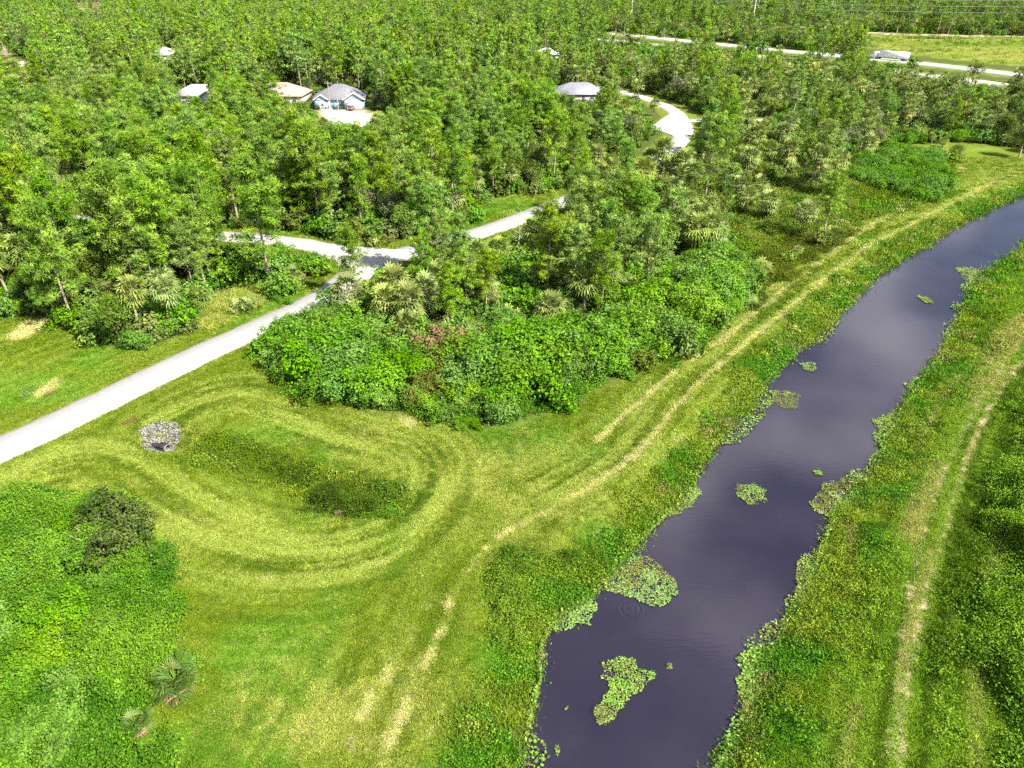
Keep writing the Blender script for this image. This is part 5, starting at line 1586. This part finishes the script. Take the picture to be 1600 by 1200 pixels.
def ring_tube(x0, x1, ro, ri, mat, name, parent, flare=0.0):
    k_ = 20
    a_ = np.linspace(0, 2 * math.pi, k_, endpoint=False)
    def ring(x, r_): return np.column_stack([np.full(k_, x), np.cos(a_) * r_, np.sin(a_) * r_])
    v = np.vstack([ring(x0, ro), ring(x1, ro + flare), ring(x1, ri + flare), ring(x0, ri)])
    f = []
    for q in range(3):
        for i in range(k_):
            f.append((q*k_ + i, q*k_ + (i+1) % k_, (q+1)*k_ + (i+1) % k_, (q+1)*k_ + i))
    return MB().add(v, f).obj(name, mat, parent)
ring_tube(-2.2, 0.75, 0.66, 0.60, M['black'], 'pipe', e, 0.10)
ring_tube(0.70, 0.80, 0.80, 0.70, plain('pipe rim', (0.24, 0.24, 0.24), (0.18, 0.18, 0.18), 3.0, 0.8), 'rim', e)
MB().box((-0.2, 0, 0.66), (1.5, 1.5, 0.10), 0, 0, 0.9).obj('headwall_cover', M['black'], e)
x, y = at(527, 800)
z = float(gz(np.array([x]), np.array([y]))[0])
e = tag(empty('tree_stump', (x, y, z)), 'round tan cut stump at the low end of the swale', 'stump')
sa = np.linspace(0, 2 * math.pi, 14, endpoint=False)
sr = 0.36 + 0.04 * np.sin(sa * 3 + 1)
lo_, hi_ = np.column_stack([np.cos(sa) * sr * 1.15, np.sin(sa) * sr * 1.15, np.full(14, -0.2)]), np.column_stack([np.cos(sa) * sr, np.sin(sa) * sr, 0.42 + 0.05 * np.cos(sa)])
MB().add(np.vstack([lo_, hi_]), [(i, (i + 1) % 14, 14 + (i + 1) % 14, 14 + i) for i in range(14)]).obj('bark', M['board'], e)
MB().add(hi_ * np.array([.96, .96, 1.0]) + np.array([0, 0, .004]), [tuple(range(14))]).obj('cut_face', plain('cut wood', (0.15, 0.10, 0.06), (0.11, 0.07, 0.04), 6.0, 0.9), e)
for (p0, p1, lab) in (((193, 663), (214, 654), 'rust-brown board lying in the grass beside the culvert stones'), ((70, 620), (90, 613), 'rust-brown board lying in the grass by the small stone patch')):
    a0, a1 = np.array(at(*p0)), np.array(at(*p1))
    d = a1 - a0; c = (a0 + a1) / 2
    mb = MB().box((0, 0, 0.0), (np.linalg.norm(d), 0.28, 0.10)).box((0.2, 0.22, 0.0), (np.linalg.norm(d) * 0.7, 0.14, 0.08), 0, 0.08)
    o = mb.obj('weathered_board', M['board'])
    o.location = (c[0], c[1], float(gz(c[:1], c[1:])[0]) + 0.10)
    o.rotation_euler = (0, 0, math.atan2(d[1], d[0]))
    tag(o, lab, 'board')

# ------------------------------------------------------------------ houses
def hip_roof(mb, w, d, z, rise, ov=0.6, cx=0.0, cy=0.0, mat=0):
    a_, b_ = w / 2 + ov, d / 2 + ov
    rl = max(0.3, a_ - b_)
    v = np.array([(-a_, -b_, z), (a_, -b_, z), (a_, b_, z), (-a_, b_, z), (-rl, 0, z + rise), (rl, 0, z + rise), (-a_, -b_, z - 0.25), (a_, -b_, z - 0.25), (a_, b_, z - 0.25), (-a_, b_, z - 0.25)]) + np.array([cx, cy, 0])
    mb.add(v, [(0, 1, 5, 4), (2, 3, 4, 5), (6, 7, 1, 0), (7, 8, 2, 1), (8, 9, 3, 2), (9, 6, 0, 3), (9, 8, 7, 6)], mat)
    mb.add(v, [(1, 2, 5), (3, 0, 4)], mat)
def gable(mb, w, y0, y1, z, rise, cx, ov=0.45, mat=0):
    a_ = w / 2 + ov
    v = np.array([(cx - a_, y0 - ov, z), (cx, y0 - ov, z + rise), (cx + a_, y0 - ov, z), (cx - a_, y1, z), (cx, y1, z + rise), (cx + a_, y1, z)])
    u = v + np.array([0, 0, -0.2])
    mb.add(np.vstack([v, u]), [(0, 1, 4, 3), (1, 2, 5, 4), (6, 9, 10, 7), (7, 10, 11, 8), (0, 6, 7, 1), (1, 7, 8, 2)], mat)
def window(e, x, y, z, w, h, wall):
    o = MB().box((x, y - 0.03, z), (w, 0.08, h)).obj('window', M['glass'], e)
    fr = MB()
    for (bx_, bz_, bw, bh) in ((0, h/2, w + .24, .14), (0, -h/2, w + .24, .14), (-w/2, 0, .14, h), (w/2, 0, .14, h), (0, 0, .08, h)):
        fr.box((x + bx_, y - 0.06, z + bz_), (bw, 0.13, bh))
    fr.obj('frame', M['white'], o)
M['door'] = plain('brown door', (0.10, 0.07, 0.05), (0.08, 0.055, 0.04), 2.0, 0.5)
def house(pos, w, d, wall, roof, label, rz=0.0, rise=3.0, eave=3.0, gables=(), garage=None, door=None, windows=(), extras=None):
    e = tag(empty('house', (pos[0], pos[1] + d / 2, 0), rz), label, 'house')
    MB().box((0, 0, eave / 2), (w, d, eave)).obj('wall', wall, e)
    rf = MB(); hip_roof(rf, w, d, eave, rise)
    ro = rf.obj('roof', roof, e)
    for (gx0, gw, gout, grise) in gables:
        g = MB().box((gx0, -d / 2 - gout / 2, eave / 2 - 0.05), (gw, gout, eave - 0.1))
        y_ = -d / 2 - gout
        g.add([(gx0 - gw/2, y_, eave - .1), (gx0 + gw/2, y_, eave - .1), (gx0, y_, eave + grise - .25)], [(0, 1, 2)])
        g.obj('gable_wall', wall, e)
        gr = MB(); gable(gr, gw, y_, -d / 2 + gw * 0.5, eave + 0.01, grise, gx0)
        gr.obj('gable_roof', roof, e)
        tr_ = MB()
        for sgn in (-1, 1):
            p0 = np.array([gx0 + sgn * (gw/2 + .45), y_ - .5, eave - .02]); p1 = np.array([gx0, y_ - .5, eave + grise - .02])
            tr_.tube([p0, p1], [.14, .14], 4)
        tr_.obj('gable_trim', M['white'], e)
    if garage:
        gx0, yy, gw = garage
        g = MB()
        for q in range(4):
            g.box((gx0, yy - 0.05, 0.30 + 0.56 * q), (gw, 0.08, 0.53))
        g.obj('garage_door', M['white'], e)
    if door:
        dd = MB().box((door[0], door[1] - 0.04, 1.05), (1.0, 0.08, 2.1)).obj('door', M['blue'] if wall is M['pale_blue'] else M['door'], e)
        MB().box((door[0] + 0.35, door[1] - 0.10, 1.0), (0.10, 0.06, 0.10)).obj('handle', M['steel'], dd)
    for wv in windows:
        window(e, *wv, wall)
    if extras: extras(e)
    return e
P_ = HOUSES['blue']
def blue_x(e):
    for px_ in (-6.2, -3.2):
        MB().box((px_, -9.0, 1.4), (0.35, 0.35, 2.8)).obj('porch_post', M['white'], e)
    MB().box((-4.7, -7.9, 0.08), (4.4, 2.6, 0.16)).obj('porch_floor', M['concrete'], e)
house(P_, 17.0, 14.0, M['pale_blue'], M['shingle'], 'pale blue house with grey shingled hip roof and white trim', 0.12, 4.0, 3.1, [(-6.0, 4.2, 0.6, 1.7), (5.2, 6.6, 1.6, 2.2)], (5.2, -8.62, 4.8), (-1.6, -7.0), [(-6.0, -7.62, 1.6, 1.7, 1.5), (0.6, -7.0, 1.6, 1.5, 1.5), (5.2, -8.6, 4.1, .7, .6)], blue_x)
house(HOUSES['tan'], 19.0, 13.0, M['cream'], M['shingle_pink'], 'cream house with tan-pink shingled hip roof', -0.05, 3.6, 3.1, [(-5.5, 5.5, 1.2, 1.7)], (-5.5, -7.72, 4.4), (0.2, -6.5), [(3.5, -6.5, 1.6, 1.6, 1.4), (7.0, -6.5, 1.6, 1.4, 1.4)])
def solar_x(e):
    for i in range(4):
        for j in range(2):
            o = MB().box((0, 0, 0), (1.9, 1.5, 0.08)).obj('solar_panel', M['solar'], e)
            o.location = (-3.0 + 2.0 * i, -3.6 + 1.5 * j, 4.15 + 0.68 * j)
            o.rotation_euler = (0.425, 0, 0)
house(HOUSES['pale'], 17.0, 12.0, M['white'], M['shingle_pale'], 'white house with pale roof carrying dark solar panels', 0.0, 3.0, 3.1, [(5.0, 5.0, 1.0, 1.6)], (5.0, -7.02, 4.0), (-0.5, -6.0), [(-5.5, -6.0, 1.6, 1.6, 1.4), (-2.8, -6.0, 1.6, 1.4, 1.4)], solar_x)
house(HOUSES['metal'], 19.0, 12.0, M['cream'], M['metal_roof'], 'low house with grey metal roof beside the rust-coloured tree', 0.1, 3.2, 2.8, [], None, (1.0, -6.0), [(-4, -6.0, 1.5, 1.5, 1.3), (4, -6.0, 1.5, 1.5, 1.3)])
house(HOUSES['white'], 12.0, 10.0, M['white'], M['white'], 'small white house glimpsed between far trees', 0.0, 2.6, 3.4, [], None, (0.0, -5.0), [(-3.5, -5.0, 1.7, 1.6, 1.5), (3.5, -5.0, 1.7, 1.6, 1.5)])
house(HOUSES['far'], 12.0, 11.0, M['white'], M['shingle_pale'], 'white house with grey roof deep in the woods', 0.1, 3.2, 4.4, [], (2.6, -5.5, 3.6), (-2.5, -5.5), [(-4.4, -5.5, 2.0, 1.4, 1.6)])

# ------------------------------------------------------------------ vehicles
def wheel(e, x, y, r_, w_):
    k_ = 14
    a_ = np.linspace(0, 2 * math.pi, k_, endpoint=False)
    v = np.vstack([np.column_stack([np.cos(a_) * r_, np.full(k_, s * w_ / 2), np.sin(a_) * r_]) for s in (-1, 1)])
    f = [(i, (i + 1) % k_, k_ + (i + 1) % k_, k_ + i) for i in range(k_)]
    mb = MB().add(v, f).add(v[:k_], [tuple(range(k_))]).add(v[k_:], [tuple(range(k_))[::-1]])
    o = mb.obj('wheel', M['rubber'], e)
    o.location = (x, y, r_)
    MB().add(np.vstack([v[:k_] * np.array([.55, 1.06, .55]), v[k_:] * np.array([.55, 1.06, .55])]), [tuple(range(k_)), tuple(range(2 * k_ - 1, k_ - 1, -1))]).obj('rim', M['steel'], o)
def car(px, py, rz, paint, label):
    x, y = at(px, py)
    e = tag(empty('parked_car', (x, y, 0.06), rz), label, 'car', 'cars near the houses')
    b = MB()
    prof = [(-2.2, .45), (-2.2, .85), (-1.35, .95), (-.75, 1.42), (.9, 1.45), (1.75, .98), (2.15, .9), (2.2, .45)]
    n_ = len(prof)
    v = np.array([(a_, -0.88, c_) for a_, c_ in prof] + [(a_, 0.88, c_) for a_, c_ in prof])
    b.add(v, [(i, (i + 1) % n_, n_ + (i + 1) % n_, n_ + i) for i in range(n_)]).add(v[:n_], [tuple(range(n_))]).add(v[n_:], [tuple(range(n_))[::-1]])
    b.obj('body', paint, e)
    for s in (-1, 1):
        MB().box((0.05, s * 0.88, 1.18), (1.7, 0.03, 0.36), 0, 0, 0.9).obj('side_window', M['glass'], e)
        for fx in (-1.35, 1.35): wheel(e, fx, s * 0.8, .33, .22)
        MB().box((-2.2, s * 0.62, 0.75), (0.06, 0.3, 0.14)).obj('headlight', M['white'], e)
    w_ = MB().box((0, 0, 0), (0.75, 1.5, 0.03)).obj('windscreen', M['glass'], e)
    w_.location = (-1.06, 0, 1.21); w_.rotation_euler = (0, -0.67, 0)
car(604, 205, 0.3, M['car_white'], 'white car at the end of the sandy lot')
car(549, 172, 1.5, M['car_red'], 'maroon car on the driveway of the blue house')

hx, hy = at(1392, 95)
T = HWY1[np.argmin(np.hypot(HWY1[:, 0] - hx, HWY1[:, 1] - hy))]
j = int(np.argmin(np.hypot(HWY1[:, 0] - hx, HWY1[:, 1] - hy)))
dv = HWY1[j - 1] - HWY1[j + 1]
e = tag(empty('lorry', (hx, hy, 0.38), math.atan2(dv[1], dv[0])), 'white box lorry passing on the motorway', 'lorry')
MB().box((-1.0, 0, 2.65), (14.5, 2.6, 2.9)).obj('trailer', M['white'], e)
MB().box((-1.0, 0, 1.0), (14.0, 1.0, 0.35)).obj('chassis', M['steel'], e)
cb = MB(); 
cb.box((8.4, 0, 2.0), (2.4, 2.45, 2.9), 0, 0, 0.92)
cb.box((10.2, 0, 1.3), (1.4, 2.3, 1.4), 0, 0, 0.9)
co = cb.obj('cab', M['car_white'], e)
MB().box((9.62, 0, 2.55), (0.1, 2.1, 0.9)).obj('windscreen', M['glass'], co)
for wx in (-7.0, -5.8, 6.4, 7.6, 10.2):
    for s in (-1, 1): wheel(e, wx, s * 1.1, .5, .35)

# ------------------------------------------------------------------ poles, cables, sign
def power_pole(px, py, h, label):
    x, y = at(px, py)
    e = tag(empty('power_pole', (x, y, 0)), label, 'power pole', 'poles of the power line')
    MB().tube([(0, 0, -0.5), (0, 0, h)], [0.55, 0.28], 10).obj('pole', M['concrete'], e)
    for dz in (1.0, 4.5, 8.0):
        o = MB().tube([(-2.4, 0, h - dz), (2.4, 0, h - dz + 0.2)], [0.12, 0.12], 5).obj('crossarm', M['steel'], e)
        for s in (-1, 1):
            MB().tube([(s * 2.3, 0, h - dz - 0.1), (s * 2.3, 0, h - dz - 1.2)], [0.12, 0.08], 6).obj('insulator', M['white'], o)
    return np.array([x, y, h])
pa = power_pole(985, 44, 30, 'slim concrete power pole behind the motorway gap')
pb = power_pole(1173, 54, 26, 'tall concrete power pole above the woods by the motorway')
pc_ = power_pole(1296, 30, 30, 'far power pole whose foot hides behind the woods')
pd_ = power_pole(1790, 66, 26, 'power pole beyond the marsh meadow')
for (q0, q1, lab) in ((pa, pb, 'between the motorway gap pole and the tall pole'), (pb, pd_, 'across the marsh beside the far wood')):
    for dz, nm in ((2.2, 'upper'), (5.7, 'middle'), (9.2, 'lower')):
        t = np.linspace(0, 1, 24)[:, None]
        p = q0 * (1 - t) + q1 * t
        p[:, 2] -= dz + 6.0 * 4 * (t[:, 0] * (1 - t[:, 0])) * 0.25
        p[:, 0] += 2.3
        tag(MB().tube(p, 0.05, 4).obj('power_cable', M['steel']), '%s power cable %s' % (nm, lab), 'cable', 'cables of the power line')
for (px, py, h, lab) in ((984, 124, 11, 'thin street lamp post by the far end of the curved road'), (519, 190, 12, 'pale wooden utility pole beside the driveway of the blue house'), (531, 193, 9, 'shorter pale post beside the driveway of the blue house')):
    x, y = at(px, py)
    e = tag(empty('utility_pole', (x, y, 0)), lab, 'pole', 'single poles')
    MB().tube([(0, 0, -0.3), (0.05, 0, h)], [0.16, 0.11], 8).obj('pole', M['snag'], e)
    MB().tube([(-0.9, 0, h - 0.6), (0.9, 0, h - 0.6)], [0.07, 0.07], 4).obj('crossarm', M['snag'], e)
x, y = at(521, 404)
e = tag(empty('street_sign', (x, y, 0.05), 0.4), 'small street sign on a grey post at the junction', 'sign')
MB().tube([(0, 0, -0.2), (0, 0, 2.5)], [0.045, 0.04], 6).obj('post', M['steel'], e)
MB().box((0, 0, 2.35), (0.75, 0.03, 0.2)).obj('name_plate', M['white'], e)
MB().box((0, 0, 2.58), (0.03, 0.75, 0.2)).obj('name_plate', M['white'], e)

# ------------------------------------------------------------------ marsh pond
tag(fan_sheet(W([(1396, 57.5), (1440, 57), (1490, 58), (1522, 60.5), (1480, 61.5), (1420, 60.5)]), 0.09, 'pond', plain('pond water', (0.012, 0.013, 0.012), (0.02, 0.02, 0.018), 0.5, 0.08, spec=0.5)), 'dark pond in the marsh meadow', kind='structure')
tag(fan_sheet(W([(1352, 50), (1420, 52), (1600, 56), (1640, 57.5), (1600, 58.5), (1500, 57), (1420, 55), (1356, 53.5)]), 0.07, 'sand_bank', plain('pale sand', (0.40, 0.34, 0.26), (0.32, 0.27, 0.20), 0.3, 0.95)), 'pale sand bank along the far wood', kind='structure')

# sedge hummocks of the marsh
mx_, my_ = poly_points(MARSH, 5.0)
mn_ = len(mx_)
mt_ = vnoise(mx_ * 0.25, my_, 14, 23, 3)
mc_ = mixv(np.tile(np.array([0.08, 0.16, 0.010]), (mn_, 1)), np.tile(np.array([0.21, 0.25, 0.035]), (mn_, 1)), smooth(0.38, 0.6, mt_ + rng.normal(0, .06, mn_)))
ms_ = 1.6 + 2.6 * rng.random(mn_) ** 2
instancer('marsh_sedge', np.column_stack([mx_, my_, np.zeros(mn_)]), np.column_stack([np.zeros(mn_), np.zeros(mn_), rng.random(mn_) * 6.28]), np.column_stack([ms_ * 1.8, ms_ * 1.2, ms_ * 0.8]), np.where(rng.random(mn_) < 0.5, rng.integers(0, 4, mn_), rng.integers(4, 8, mn_)), make_collection('sedge_kinds', TUFTS[3:] + SPRIGS), 'yellow-green sedge covering the marsh meadow', 'sedge', np.column_stack([mc_, np.ones(mn_)]))
